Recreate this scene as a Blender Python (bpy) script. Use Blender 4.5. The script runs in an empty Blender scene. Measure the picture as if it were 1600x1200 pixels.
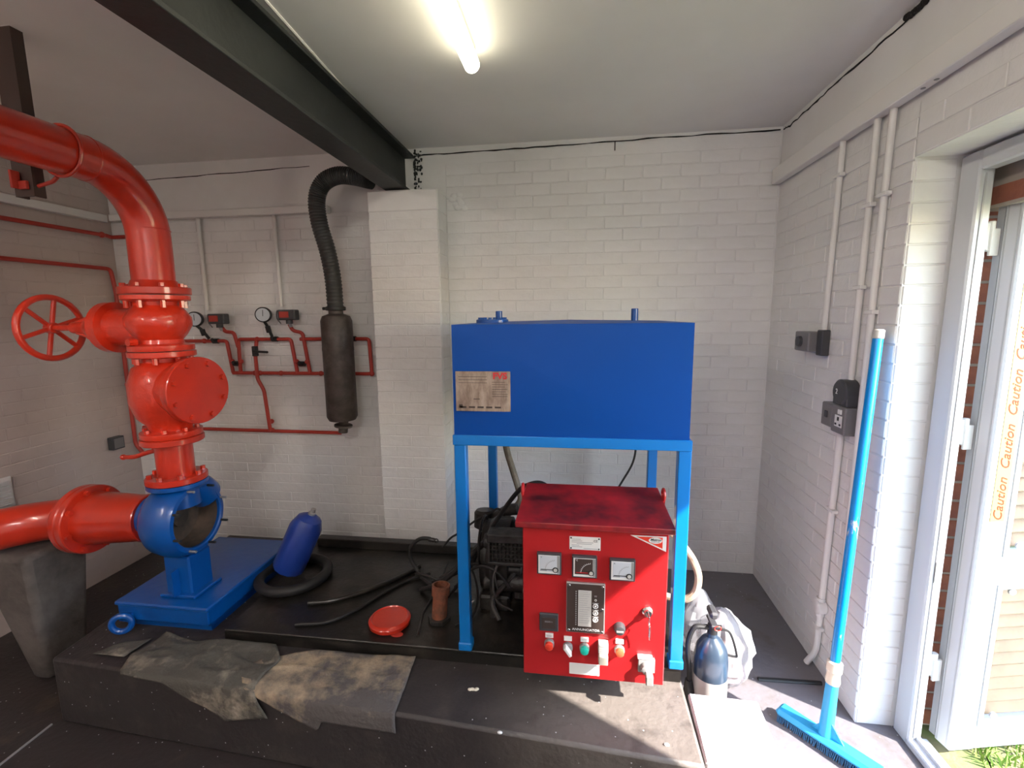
import bpy, math, random
from math import sin, cos, pi, radians, sqrt
from mathutils import Vector, Matrix, noise
random.seed(7)
S = bpy.context.scene
C = S.collection

# ------------------------------------------------------------------ camera, sky, sun, exposure
def _r(axis, a): return Matrix.Rotation(radians(a), 3, axis)
cam_d = bpy.data.cameras.new('camera'); cam = bpy.data.objects.new('camera', cam_d); C.objects.link(cam)
cam_d.sensor_width = 36; cam_d.lens = 730/1600*36; cam_d.clip_start = 0.02
cam.matrix_world = Matrix.Translation((0, 0, 1.70)) @ (_r('Z', 7.8) @ _r('X', 90-8.3) @ _r('Z', -0.6)).to_4x4()
S.camera = cam

SUN_DIR = Vector((-1.75, 1.0, -1.75)).normalized()
w = bpy.data.worlds.new('world'); S.world = w; w.use_nodes = True
nt = w.node_tree; nt.nodes.clear()
sky = nt.nodes.new('ShaderNodeTexSky'); sky.sky_type = 'NISHITA'; sky.sun_disc = False
sky.sun_elevation = radians(41); sky.sun_rotation = radians(120); sky.air_density = 1.0; sky.dust_density = .6
bg = nt.nodes.new('ShaderNodeBackground'); bg.inputs['Strength'].default_value = 1.0
out = nt.nodes.new('ShaderNodeOutputWorld')
nt.links.new(sky.outputs[0], bg.inputs[0]); nt.links.new(bg.outputs[0], out.inputs[0])
sun_d = bpy.data.lights.new('sun', 'SUN'); sun_d.energy = 15; sun_d.angle = radians(0.9); sun_d.color = (1.0, .93, .86)
sun = bpy.data.objects.new('sun', sun_d); C.objects.link(sun); sun.location = (8, -4, 8)
sun.rotation_euler = SUN_DIR.to_track_quat('-Z', 'Y').to_euler()
# light portal in the doorway: only guides the sampling of the sky light
po = bpy.data.lights.new('door_portal', 'AREA'); po.shape = 'RECTANGLE'; po.size = 2.1; po.size_y = 1.1
po.cycles.is_portal = True
poo = bpy.data.objects.new('door_portal', po); C.objects.link(poo)
poo.matrix_world = Matrix.Translation((1.36, 1.35, 1.1)) @ Matrix(((0, 0, 1), (0, 1, 0), (-1, 0, 0))).to_4x4()
S.view_settings.view_transform = 'Standard'; S.view_settings.look = 'None'
S.view_settings.gamma = 1; S.view_settings.use_curve_mapping = False
S.view_settings.exposure = 0.6
TUBE_POWER = 7

# ------------------------------------------------------------------ materials
def mat(name, col, rough=.5, metal=0.0, var=None, vscale=6, bump=0.0, bscale=40, coat=0.0, vlo=.4, vhi=.65,
        emit=None, estr=0, trans=0, alpha=1, detail=4, stretch=None, spec=None, ior=None):
    m = bpy.data.materials.new(name); m.use_nodes = True
    n = m.node_tree.nodes; l = m.node_tree.links; b = n['Principled BSDF']
    b.inputs['Base Color'].default_value = (*col, 1); b.inputs['Roughness'].default_value = rough
    b.inputs['Metallic'].default_value = metal; b.inputs['Coat Weight'].default_value = coat
    b.inputs['Coat Roughness'].default_value = .08
    if spec is not None: b.inputs['Specular IOR Level'].default_value = spec
    if ior: b.inputs['IOR'].default_value = ior
    tc = n.new('ShaderNodeTexCoord'); src = tc.outputs['Object']
    if stretch:
        mp = n.new('ShaderNodeMapping'); mp.inputs['Scale'].default_value = stretch
        l.new(src, mp.inputs[0]); src = mp.outputs[0]
    if var:
        t = n.new('ShaderNodeTexNoise'); t.inputs['Scale'].default_value = vscale; t.inputs['Detail'].default_value = detail
        t.inputs['Roughness'].default_value = .65
        l.new(src, t.inputs['Vector'])
        r = n.new('ShaderNodeValToRGB'); r.color_ramp.elements[0].position = vlo; r.color_ramp.elements[1].position = vhi
        r.color_ramp.elements[0].color = (*col, 1); r.color_ramp.elements[1].color = (*var, 1)
        l.new(t.outputs[0], r.inputs[0]); l.new(r.outputs[0], b.inputs['Base Color'])
    if bump:
        t2 = n.new('ShaderNodeTexNoise'); t2.inputs['Scale'].default_value = bscale; t2.inputs['Detail'].default_value = 5
        l.new(src, t2.inputs['Vector'])
        bp = n.new('ShaderNodeBump'); bp.inputs['Strength'].default_value = bump; bp.inputs['Distance'].default_value = .01
        l.new(t2.outputs[0], bp.inputs['Height']); l.new(bp.outputs[0], b.inputs['Normal'])
    if emit:
        b.inputs['Emission Color'].default_value = (*emit, 1); b.inputs['Emission Strength'].default_value = estr
    if trans: b.inputs['Transmission Weight'].default_value = trans
    if alpha < 1: b.inputs['Alpha'].default_value = alpha
    return m

M = {}
M['paint_wall'] = mat('paint_wall', (.76, .745, .735), .55, var=(.81, .80, .79), vscale=3, bump=.35, bscale=28)
M['paint_smooth'] = mat('paint_smooth', (.76, .745, .735), .5, var=(.81, .80, .79), vscale=2, bump=.15, bscale=20)
M['paint_left_shaded'] = mat('paint_left_shaded', (.52, .43, .40), .6, var=(.58, .49, .46), vscale=2, bump=.25, bscale=14)  # wall paint with left-side dimness and red bounce light put into its colour
M['ceil'] = mat('ceil', (.80, .78, .76), .6, var=(.85, .83, .81), vscale=1.2, bump=.2, bscale=10)
M['trunk'] = mat('trunk', (.78, .76, .74), .4)
M['crack'] = mat('crack', (.012, .01, .01), .9)
M['steel_dark'] = mat('steel_dark', (.015, .017, .0165), .55, var=(.022, .025, .024), vscale=5, bump=.15, bscale=30)
M['red_pipe'] = mat('red_pipe', (.55, .028, .009), .28, coat=.6, var=(.47, .022, .008), vscale=5, bump=.12, bscale=14)
M['red_valve'] = mat('red_valve', (.64, .032, .010), .3, coat=.6, bump=.35, bscale=45)
M['red_thin'] = mat('red_thin', (.42, .035, .022), .4, bump=.1)
M['blue'] = mat('blue', (.0, .062, .28), .32, coat=.3, var=(.0, .07, .31), vscale=4, bump=.12, bscale=25)
M['blue_tank'] = mat('blue_tank', (.0, .055, .30), .45, spec=.2, bump=.06, bscale=12)
M['blue_leg'] = mat('blue_leg', (.0, .17, .56), .35, coat=.2, bump=.08, bscale=25)
M['blue_cyl'] = mat('blue_cyl', (.012, .04, .25), .35, coat=.3)
M['black'] = mat('black', (.012, .012, .013), .5, bump=.1)
M['rubber'] = mat('rubber', (.012, .011, .0115), .6)
M['engine'] = mat('engine', (.013, .011, .011), .45, var=(.03, .024, .02), vscale=18, bump=.3, bscale=50)
M['engine_grey'] = mat('engine_grey', (.055, .05, .05), .45, .3, var=(.022, .02, .018), vscale=20, bump=.3)
M['skid'] = mat('skid', (.009, .008, .007), .36, var=(.042, .034, .027), vscale=4.5, bump=.25, bscale=25, vlo=.5, vhi=.75)
M['rust'] = mat('rust', (.22, .07, .035), .6, var=(.12, .05, .03), vscale=25, bump=.4, bscale=60)
M['hose_grey'] = mat('hose_grey', (.20, .17, .13), .55, var=(.1, .085, .065), vscale=15)
M['hose_beige'] = mat('hose_beige', (.55, .47, .36), .6, var=(.3, .22, .15), vscale=14)
M['chrome'] = mat('chrome', (.7, .7, .7), .25, 1)
M['zinc'] = mat('zinc', (.5, .5, .5), .4, .7)
M['white'] = mat('white', (.78, .77, .75), .4)
M['upvc'] = mat('upvc', (.56, .58, .61), .28, coat=.2)
M['upvc_grey'] = mat('upvc_grey', (.42, .43, .45), .4)
M['box_grey'] = mat('box_grey', (.17, .16, .165), .4, bump=.05)
M['box_dark'] = mat('box_dark', (.05, .05, .055), .45)
M['glass'] = mat('glass', (1, 1, 1), .02, trans=1, ior=1.05)
M['silencer'] = mat('silencer', (.055, .04, .034), .5, .3, var=(.10, .08, .07), vscale=12, bump=.2)
M['flex'] = mat('flex', (.07, .07, .068), .45, .5)
M['grass'] = mat('grass', (.14, .30, .04), .7, var=(.30, .38, .10), vscale=20)
M['soil'] = mat('soil', (.22, .20, .10), .9, var=(.16, .22, .06), vscale=12, bump=.5)
M['slat'] = mat('slat', (.27, .19, .115), .55, var=(.22, .15, .09), vscale=10)
M['brick_out'] = mat('brick_out', (.36, .13, .08), .85, var=(.28, .10, .07), vscale=10, bump=.4)
M['mortar'] = mat('mortar', (.35, .31, .27), .9)
M['text_black'] = mat('text_black', (.02, .02, .02), .6)
M['text_grey'] = mat('text_grey', (.3, .3, .31), .6)
M['text_white'] = mat('text_white', (.8, .8, .8), .5)
M['text_red'] = mat('text_red', (.55, .02, .03), .5)
M['text_orange'] = mat('text_orange', (.30, .02, .008), .5)
M['tape'] = mat('tape', (.42, .33, .10), .45)
M['panel_red'] = mat('panel_red', (.42, .012, .015), .35, coat=.3)
M['green_button'] = mat('green_button', (.02, .55, .42), .35)
M['red_button'] = mat('red_button', (.75, .05, .025), .35)
M['orange_button'] = mat('orange_button', (.80, .12, .05), .35)
M['knob_grey'] = mat('knob_grey', (.28, .275, .27), .4)
M['face_white'] = mat('face_white', (.55, .58, .63), .5)
M['brown_dark'] = mat('brown_dark', (.05, .032, .027), .5)
M['inside'] = mat('inside', (.035, .025, .02), .7, var=(.12, .075, .05), vscale=5)
M['pier'] = mat('pier', (.13, .11, .10), .8, var=(.06, .05, .047), vscale=4, bump=.4)
M['box_white'] = mat('box_white', (.56, .51, .53), .55, var=(.42, .20, .24), vscale=7, vlo=.55, vhi=.8)
M['broom_blue'] = mat('broom_blue', (.03, .36, .70), .4)
M['ivory'] = mat('ivory', (.72, .67, .55), .5)
M['ext_black'] = mat('ext_black', (.03, .05, .08), .3, coat=.5)
M['silver_label'] = mat('silver_label', (.55, .53, .5), .5)
M['paper_pink'] = mat('paper_pink', (.42, .24, .23), .8, var=(.50, .47, .46), vscale=14)
M['strut'] = mat('strut', (.055, .032, .026), .55)
M['bristle'] = mat('bristle', (.03, .13, .28), .8)

# special: label plate on tank (stained), panel lid (sooty red), pole (scuffed blue), plinth, floor, cloths, plastic
M['plate'] = mat('plate', (.40, .31, .25), .6, var=(.20, .14, .11), vscale=14, stretch=(2.2, 1, .7), vlo=.38, vhi=.62, detail=8)
M['lid_red'] = mat('lid_red', (.40, .014, .02), .4, var=(.022, .007, .01), vscale=3.2, vlo=.42, vhi=.66, coat=.15)
M['pole_blue'] = mat('pole_blue', (.0, .27, .72), .3, coat=.4, var=(.45, .55, .62), vscale=22, vlo=.63, vhi=.68, stretch=(1, 1, .35))
M['brown_cloth'] = mat('brown_cloth', (.36, .28, .19), .85, var=(.09, .08, .078), vscale=4, vlo=.38, vhi=.54, detail=9, bump=.5, bscale=60)
M['grey_cloth'] = mat('grey_cloth', (.075, .07, .06), .8, var=(.28, .24, .19), vscale=6, vlo=.52, vhi=.68, detail=9, bump=.6, bscale=50)

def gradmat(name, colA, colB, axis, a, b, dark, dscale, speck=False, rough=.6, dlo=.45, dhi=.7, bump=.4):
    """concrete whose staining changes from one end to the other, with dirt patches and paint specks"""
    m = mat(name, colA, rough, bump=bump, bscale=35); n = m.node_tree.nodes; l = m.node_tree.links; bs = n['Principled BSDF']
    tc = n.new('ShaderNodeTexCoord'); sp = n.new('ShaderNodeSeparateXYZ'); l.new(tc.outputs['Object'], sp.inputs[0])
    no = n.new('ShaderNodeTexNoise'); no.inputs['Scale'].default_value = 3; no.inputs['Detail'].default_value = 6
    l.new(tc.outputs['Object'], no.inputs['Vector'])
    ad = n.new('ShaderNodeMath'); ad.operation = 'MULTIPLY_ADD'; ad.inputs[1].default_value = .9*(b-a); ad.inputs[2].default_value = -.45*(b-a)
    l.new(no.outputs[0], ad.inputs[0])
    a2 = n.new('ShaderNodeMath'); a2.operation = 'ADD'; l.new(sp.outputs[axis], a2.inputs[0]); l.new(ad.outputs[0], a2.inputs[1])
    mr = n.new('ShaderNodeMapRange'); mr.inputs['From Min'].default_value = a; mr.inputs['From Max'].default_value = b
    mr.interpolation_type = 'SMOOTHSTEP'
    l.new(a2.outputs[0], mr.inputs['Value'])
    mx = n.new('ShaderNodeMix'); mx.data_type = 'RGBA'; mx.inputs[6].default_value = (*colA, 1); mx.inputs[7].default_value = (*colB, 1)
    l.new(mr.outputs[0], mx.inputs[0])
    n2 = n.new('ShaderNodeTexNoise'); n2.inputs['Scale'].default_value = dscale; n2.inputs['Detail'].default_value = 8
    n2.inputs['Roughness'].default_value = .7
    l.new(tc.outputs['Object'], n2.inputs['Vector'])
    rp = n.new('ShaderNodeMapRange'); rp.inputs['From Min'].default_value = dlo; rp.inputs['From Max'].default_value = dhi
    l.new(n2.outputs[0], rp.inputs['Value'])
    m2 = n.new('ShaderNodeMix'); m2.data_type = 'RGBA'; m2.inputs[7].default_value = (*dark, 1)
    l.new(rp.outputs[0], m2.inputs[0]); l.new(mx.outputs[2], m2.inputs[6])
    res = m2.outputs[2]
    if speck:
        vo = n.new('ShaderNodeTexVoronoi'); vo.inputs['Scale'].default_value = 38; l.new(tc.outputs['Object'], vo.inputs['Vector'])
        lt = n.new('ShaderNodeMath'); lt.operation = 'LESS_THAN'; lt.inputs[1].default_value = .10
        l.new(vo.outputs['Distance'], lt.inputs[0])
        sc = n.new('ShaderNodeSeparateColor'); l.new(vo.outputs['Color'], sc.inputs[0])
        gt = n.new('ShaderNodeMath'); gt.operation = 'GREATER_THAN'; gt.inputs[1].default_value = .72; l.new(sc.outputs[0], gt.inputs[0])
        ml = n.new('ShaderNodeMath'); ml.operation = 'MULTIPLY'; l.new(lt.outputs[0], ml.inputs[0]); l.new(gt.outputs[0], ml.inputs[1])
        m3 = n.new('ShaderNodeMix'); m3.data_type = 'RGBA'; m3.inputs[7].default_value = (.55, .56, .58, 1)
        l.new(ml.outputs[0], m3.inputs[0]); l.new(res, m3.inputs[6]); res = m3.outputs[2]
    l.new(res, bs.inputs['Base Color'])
    return m
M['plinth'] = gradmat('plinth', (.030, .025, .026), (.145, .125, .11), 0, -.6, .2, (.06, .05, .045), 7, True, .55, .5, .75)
M['plinth_face'] = M['plinth']
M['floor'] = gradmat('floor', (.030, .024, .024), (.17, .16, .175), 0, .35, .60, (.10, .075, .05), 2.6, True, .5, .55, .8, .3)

# clear crumpled plastic
pm = bpy.data.materials.new('clear_plastic'); pm.use_nodes = True; M['plastic'] = pm
n_ = pm.node_tree.nodes; l_ = pm.node_tree.links; n_.clear()
o_ = n_.new('ShaderNodeOutputMaterial'); mx_ = n_.new('ShaderNodeMixShader'); tr_ = n_.new('ShaderNodeBsdfTransparent')
pb_ = n_.new('ShaderNodeBsdfPrincipled'); pb_.inputs['Base Color'].default_value = (.55, .55, .58, 1); pb_.inputs['Roughness'].default_value = .2
mx_.inputs[0].default_value = .42
l_.new(tr_.outputs[0], mx_.inputs[1]); l_.new(pb_.outputs[0], mx_.inputs[2]); l_.new(mx_.outputs[0], o_.inputs[0])

# ------------------------------------------------------------------ mesh builder
def frame(d, ref=None):
    d = Vector(d).normalized()
    r = Vector(ref) if ref is not None else (Vector((0, 0, 1)) if abs(d.z) < .9 else Vector((1, 0, 0)))
    u = (r - d*r.dot(d)).normalized(); v = d.cross(u)
    return d, u, v
def spline(pts, k=8):
    P = [Vector(p) for p in pts]
    if len(P) < 3: return P
    Q = [P[0]*2-P[1]] + P + [P[-1]*2-P[-2]]; out = []
    for i in range(1, len(Q)-2):
        for j in range(k):
            t = j/k; a, b, c, d = Q[i-1], Q[i], Q[i+1], Q[i+2]
            out.append(.5*((2*b)+(c-a)*t+(2*a-5*b+4*c-d)*t*t+(3*b-a-3*c+d)*t**3))
    out.append(P[-1]); return out
def rounded(pts, r, k=5):
    """polyline with its corners rounded to radius r"""
    P = [Vector(p) for p in pts]; out = [P[0]]
    for i in range(1, len(P)-1):
        a = (P[i-1]-P[i]); b = (P[i+1]-P[i]); rr = min(r, a.length*.45, b.length*.45)
        s = P[i]+a.normalized()*rr; e = P[i]+b.normalized()*rr
        for j in range(k+1):
            t = j/k; out.append((1-t)**2*s+2*t*(1-t)*P[i]+t*t*e)
    out.append(P[-1]); return out
class MB:
    def __init__(s): s.v = []; s.f = []; s.m = []
    def add(s, v, f, mi=0):
        o = len(s.v); s.v += [tuple(x) for x in v]; s.f += [tuple(i+o for i in q) for q in f]; s.m += [mi]*len(f); return s
    def box(s, x0, x1, y0, y1, z0, z1, b=0, mi=0, mtx=None):
        x0, x1 = min(x0, x1), max(x0, x1); y0, y1 = min(y0, y1), max(y0, y1); z0, z1 = min(z0, z1), max(z0, z1)
        c = Vector(((x0+x1)/2, (y0+y1)/2, (z0+z1)/2)); h = Vector(((x1-x0)/2, (y1-y0)/2, (z1-z0)/2))
        b = min(b, .45*min(h)*2)
        if b <= 0:
            v = [Vector((sx*h.x, sy*h.y, sz*h.z)) for sz in (-1, 1) for sy in (-1, 1) for sx in (-1, 1)]
            f = [(0, 2, 3, 1), (4, 5, 7, 6), (0, 1, 5, 4), (2, 6, 7, 3), (0, 4, 6, 2), (1, 3, 7, 5)]
        else:
            v = []; idx = {}
            for sx in (-1, 1):
                for sy in (-1, 1):
                    for sz in (-1, 1):
                        for a in range(3):
                            q = [h.x-b, h.y-b, h.z-b]; q[a] = h[a]
                            idx[(sx, sy, sz, a)] = len(v); v.append(Vector((sx*q[0], sy*q[1], sz*q[2])))
            f = []
            for a in range(3):
                o1, o2 = (a+1) % 3, (a+2) % 3
                for sg in (-1, 1):
                    q = []
                    for (p, r) in ((-1, -1), (1, -1), (1, 1), (-1, 1)):
                        k = [0, 0, 0]; k[a] = sg; k[o1] = p; k[o2] = r; q.append(idx[(*k, a)])
                    f.append(tuple(q if sg > 0 else q[::-1]))
            for a in range(3):       # edges along axis a
                o1, o2 = (a+1) % 3, (a+2) % 3
                for p in (-1, 1):
                    for r in (-1, 1):
                        k0 = [0, 0, 0]; k0[a] = -1; k0[o1] = p; k0[o2] = r; k1 = list(k0); k1[a] = 1
                        q = [idx[(*k0, o1)], idx[(*k1, o1)], idx[(*k1, o2)], idx[(*k0, o2)]]
                        f.append(tuple(q if p*r < 0 else q[::-1]))
            for sx in (-1, 1):
                for sy in (-1, 1):
                    for sz in (-1, 1):
                        q = [idx[(sx, sy, sz, a)] for a in range(3)]
                        f.append(tuple(q if sx*sy*sz > 0 else q[::-1]))
        v = [c+p for p in v]
        if mtx is not None: v = [mtx @ p for p in v]
        return s.add(v, f, mi)
    def lathe(s, prof, o, d, n=32, mi=0, ref=None, cap=True):
        """prof: (radius, distance along d)"""
        d, u, w_ = frame(d, ref); o = Vector(o); V = []; F = []
        for (r, h) in prof:
            for i in range(n):
                a = 2*pi*i/n; V.append(o+d*h+(u*cos(a)+w_*sin(a))*max(r, 1e-5))
        for k in range(len(prof)-1):
            for i in range(n):
                j = (i+1) % n; F.append((k*n+i, k*n+j, (k+1)*n+j, (k+1)*n+i))
        if cap:
            F.append(tuple(range(n))[::-1]); F.append(tuple((len(prof)-1)*n+i for i in range(n)))
        return s.add(V, F, mi)
    def cyl(s, p0, p1, r, r1=None, n=20, mi=0, b=0):
        p0 = Vector(p0); p1 = Vector(p1); L = (p1-p0).length; r1 = r if r1 is None else r1
        pr = [(r, 0), (r1, L)] if not b else [(r-b, 0), (r, b), (r1, L-b), (r1-b, L)]
        return s.lathe(pr, p0, p1-p0, n, mi)
    def tube(s, pts, r, n=12, mi=0, rf=None):
        P = [Vector(p) for p in pts]; V = []; F = []
        t = (P[1]-P[0]).normalized(); _, u, _ = frame(t)
        for i, p in enumerate(P):
            tt = (P[min(i+1, len(P)-1)]-P[max(i-1, 0)])
            if tt.length > 1e-7: t = tt.normalized()
            u = (u-t*u.dot(t)).normalized(); w_ = t.cross(u); rr = rf(i/(len(P)-1)) if rf else r
            for k in range(n):
                a = 2*pi*k/n; V.append(p+(u*cos(a)+w_*sin(a))*rr)
        for i in range(len(P)-1):
            for k in range(n):
                j = (k+1) % n; F.append((i*n+k, i*n+j, (i+1)*n+j, (i+1)*n+k))
        F.append(tuple(range(n))[::-1]); F.append(tuple((len(P)-1)*n+i for i in range(n)))
        return s.add(V, F, mi)
    def torus(s, c, d, R, r, n=36, m=10, mi=0, a0=0, a1=2*pi, ref=None):
        d, u, w_ = frame(d, ref); c = Vector(c); V = []; F = []; full = abs(a1-a0-2*pi) < 1e-6
        N = n if full else n+1
        for i in range(N):
            a = a0+(a1-a0)*i/n; e = u*cos(a)+w_*sin(a)
            for k in range(m):
                b = 2*pi*k/m; V.append(c+e*(R+r*cos(b))+d*r*sin(b))
        for i in range(N if full else n):
            i2 = (i+1) % N
            for k in range(m):
                k2 = (k+1) % m; F.append((i*m+k, i2*m+k, i2*m+k2, i*m+k2))
        return s.add(V, F, mi)
    def ell(s, c, r, n=20, m=12, mi=0):
        c = Vector(c); V = []; F = []
        for j in range(m+1):
            p = pi*j/m
            for i in range(n):
                a = 2*pi*i/n; V.append(c+Vector((r[0]*sin(p)*cos(a), r[1]*sin(p)*sin(a), -r[2]*cos(p))))
        for j in range(m):
            for i in range(n):
                k = (i+1) % n; F.append((j*n+i, j*n+k, (j+1)*n+k, (j+1)*n+i))
        return s.add(V, F, mi)
    def prism(s, poly, o, ux, uy, d, mi=0):
        """2-D polygon in the plane (ux, uy) at o, pushed along vector d"""
        o = Vector(o); ux = Vector(ux); uy = Vector(uy); d = Vector(d); n = len(poly)
        V = [o+ux*p[0]+uy*p[1] for p in poly]+[o+ux*p[0]+uy*p[1]+d for p in poly]
        F = [tuple(range(n))[::-1], tuple(range(n, 2*n))]+[(i, (i+1) % n, n+(i+1) % n, n+i) for i in range(n)]
        return s.add(V, F, mi)
    def mesh(s, name, mats, off=(0, 0, 0), ang=35, recalc=True):
        me = bpy.data.meshes.new(name); off = Vector(off)
        me.from_pydata([tuple(Vector(v)-off) for v in s.v], [], s.f)
        if not isinstance(mats, (list, tuple)): mats = [mats]
        for m in mats: me.materials.append(m)
        me.polygons.foreach_set('material_index', s.m)
        if recalc:
            import bmesh
            bm = bmesh.new(); bm.from_mesh(me); bmesh.ops.recalc_face_normals(bm, faces=bm.faces); bm.to_mesh(me); bm.free()
        me.shade_smooth(); me.set_sharp_from_angle(angle=radians(ang)); me.update()
        return me
WL = {}
def tag(o, label, cat, group=None):
    o['label'] = label; o['category'] = cat
    if group: o['group'] = group
    return o
def obj(name, mb, m, parent=None, label=None, ang=35, origin=None, recalc=True):
    if parent is not None: off = WL[parent.name]
    elif origin is not None: off = Vector(origin)
    else:
        xs = [v[0] for v in mb.v]; ys = [v[1] for v in mb.v]; zs = [v[2] for v in mb.v]
        off = Vector(((min(xs)+max(xs))/2, (min(ys)+max(ys))/2, min(zs)))
    o = bpy.data.objects.new(name, mb.mesh(name, m, off, ang, recalc)); C.objects.link(o)
    if parent is not None: o.parent = parent
    else: o.location = off
    WL[o.name] = Vector(off)
    if label: o['label'] = label
    if name in ('printed_lines', 'scale_marks', 'radiator_fins', 'bristles'): o['kind'] = 'stuff'
    return o
def thing(name, label, cat, loc, group=None):
    o = bpy.data.objects.new(name, None); C.objects.link(o); o.location = loc; o.empty_display_size = .05
    WL[o.name] = Vector(loc); return tag(o, label, cat, group)
def struct(name, mb, m, parent=None, origin=(0, 0, 0), **k):
    o = obj(name, mb, m, parent, origin=None if parent else origin, **k)
    if parent is None: o['kind'] = 'structure'
    return o
def text(name, s, m, parent, loc, size, ux=(1, 0, 0), uy=(0, 0, 1), depth=.0006, align='CENTER', bold=0.0, sx=1.0, shear=0):
    cu = bpy.data.curves.new(name, 'FONT'); cu.body = s; cu.size = size; cu.align_x = align; cu.align_y = 'CENTER'
    cu.extrude = depth; cu.offset = bold; cu.shear = shear; cu.resolution_u = 3
    t = bpy.data.objects.new('tmp', cu); C.objects.link(t)
    dg = bpy.context.evaluated_depsgraph_get(); me = bpy.data.meshes.new_from_object(t.evaluated_get(dg))
    bpy.data.objects.remove(t); me.name = name; me.materials.clear(); me.materials.append(m)
    ux = Vector(ux).normalized(); uy = Vector(uy).normalized(); n = ux.cross(uy); loc = Vector(loc)-WL[parent.name]
    for v in me.vertices: v.co = loc+ux*v.co.x*sx+uy*v.co.y+n*v.co.z
    o = bpy.data.objects.new(name, me); C.objects.link(o); o.parent = parent; WL[o.name] = WL[parent.name]
    return o

# ------------------------------------------------------------------ room shell
CZ = 2.76; XR = 1.17; XL = -3.3; YB = 3.05; YF = -2.3
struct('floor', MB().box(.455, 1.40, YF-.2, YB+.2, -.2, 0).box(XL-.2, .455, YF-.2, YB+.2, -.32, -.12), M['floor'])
ceil = struct('ceiling', MB().box(XL-.2, 1.55, YF-.2, YB+.2, CZ, CZ+.15), M['ceil'])
cr = MB().tube([(-.98, YF+.02, CZ-.001), (-1.0, .5, CZ-.001), (-1.03, 1.4, CZ-.001), (-1.08, 2.2, CZ-.001), (-1.13, 2.9, CZ-.001)], .006, 6)
obj('plaster_ridge', cr, M['ceil'], ceil)
wb = struct('wall_back', MB().box(XL-.2, XR+.35, YB+.003, YB+.2, -.32, CZ), M['paint_wall'])
wl = struct('wall_left', MB().box(XL-.2, XL, YF, YB+.01, -.32, CZ), M['paint_left_shaded'])
struct('wall_front', MB().box(XL-.2, XR+.3, YF-.2, YF, -.32, CZ), M['paint_smooth'])
DH = 2.235; DY0 = .80; DY1 = 1.905
wr = MB().box(XR+.003, 1.40, DY1+.003, YB+.01, 0, CZ).box(XR+.003, 1.40, YF, DY0, 0, CZ).box(XR+.003, 1.40, DY0, DY1+.005, DH, CZ)
wr = struct('wall_right', wr, M['paint_wall'])
ow = MB().box(1.40, 1.52, 1.93, YB+.2, 0, CZ+.15).box(1.40, 1.52, YF-.2, .765, 0, CZ+.15).box(1.40, 1.52, .765, 1.93, 2.045, CZ+.15)
ow = struct('wall_outer', ow, M['mortar'])
pier = struct('wall_pier', MB().box(-1.272, -.833, 2.852, YB+.01, 0, 2.455, .006), M['paint_wall'])
obj('padstone', MB().box(-1.276, -.829, 2.847, 3.05, 2.335, 2.462, .008), M['paint_smooth'], pier)

# painted bricks: the nearest ones each its own object, the others joined
def brick_mesh(name, L, H, D, m, b=.004):
    return MB().box(-L/2, L/2, 0, D, -H/2, H/2, b).mesh(name, m, ang=20)
BL = .222; BH = .0718
me_full = brick_mesh('brick', BL-.005, BH-.005, .012, M['paint_wall'], .0025)
me_half = brick_mesh('brick_half', BL/2-.005, BH-.005, .012, M['paint_wall'], .0025)
def lay(parent, spots, limit, stuff_name, m):
    """spots: (centre xyz, angle about z, length). angle 0 faces -y"""
    cp = Vector((0, 0, 1.7)); spots.sort(key=lambda s: (s[3], (Vector(s[0])-cp).length))
    mb = MB()
    for i, (c, ang, L, hid) in enumerate(spots):
        jit = random.uniform(-.0012, .0012)
        c = Vector(c)+Vector((sin(ang)*jit, -cos(ang)*jit, 0))
        if i < limit:
            if abs(L-BL) < 1e-4: me = me_full
            elif abs(L-BL/2) < 1e-4: me = me_half
            else: me = brick_mesh('brick_cut', L-.005, BH-.005, .012, m, .0025)
            o = bpy.data.objects.new('brick', me); C.objects.link(o); o.parent = parent; o.location = c-WL[parent.name]
            o.rotation_euler = (random.uniform(-.004, .004), random.uniform(-.004, .004), ang)
        else:
            mt = Matrix.Translation(c) @ Matrix.Rotation(ang, 4, 'Z')
            mb.box(-(L-.005)/2, (L-.005)/2, 0, .012, -(BH-.005)/2, (BH-.005)/2, .0025, mtx=mt)
    if mb.v:
        o = obj(stuff_name, mb, m, parent, ang=20, recalc=False); o['kind'] = 'stuff'
def courses(a0, a1, z0, z1, off=0.0):
    out = []; k = 0; z = z0
    while z+BH <= z1+.02:
        x = a0-(BL/2 if k % 2 else 0)-off
        while x < a1:
            s, e = max(x, a0), min(x+BL, a1)
            if e-s > .03: out.append(((s+e)/2, z+BH/2, (BL if abs(e-s-BL) < .002 else (BL/2 if abs(e-s-BL/2) < .002 else e-s))))
            x += BL
        z += BH; k += 1
    return out
sp = []
for a, z, L in courses(-.832, XR-.002, 0, 2.70):
    hid = (-.62 < a < .42 and 1.02 < z < 1.60) or z < .25 and a < .5
    sp.append(((a, YB-.001, z), 0, L, 1 if hid else 0))
for a, z, L in courses(XL+.01, -1.28, 0, 2.38):
    sp.append(((a, YB-.001, z), 0, L, 1 if (a < -2.3 or z < .3) else 0))
lay(wb, sp, 300, 'distant_bricks', M['paint_wall'])
sp = []
for a, z, L in courses(-1.274, -.832, .0, 2.33):
    sp.append(((a, 2.848, z), 0, L, 0))
k = 0; z = .0
while z+BH < 2.34:
    segs = [(2.86, 2.965), (2.965, 3.045)] if k % 2 else [(2.86, 3.045)]
    for s, e in segs: sp.append(((-.829, (s+e)/2, z+BH/2), pi/2, e-s, 0))
    z += BH; k += 1
lay(pier, sp, 300, 'distant_bricks', M['paint_wall'])
sp = []
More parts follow.
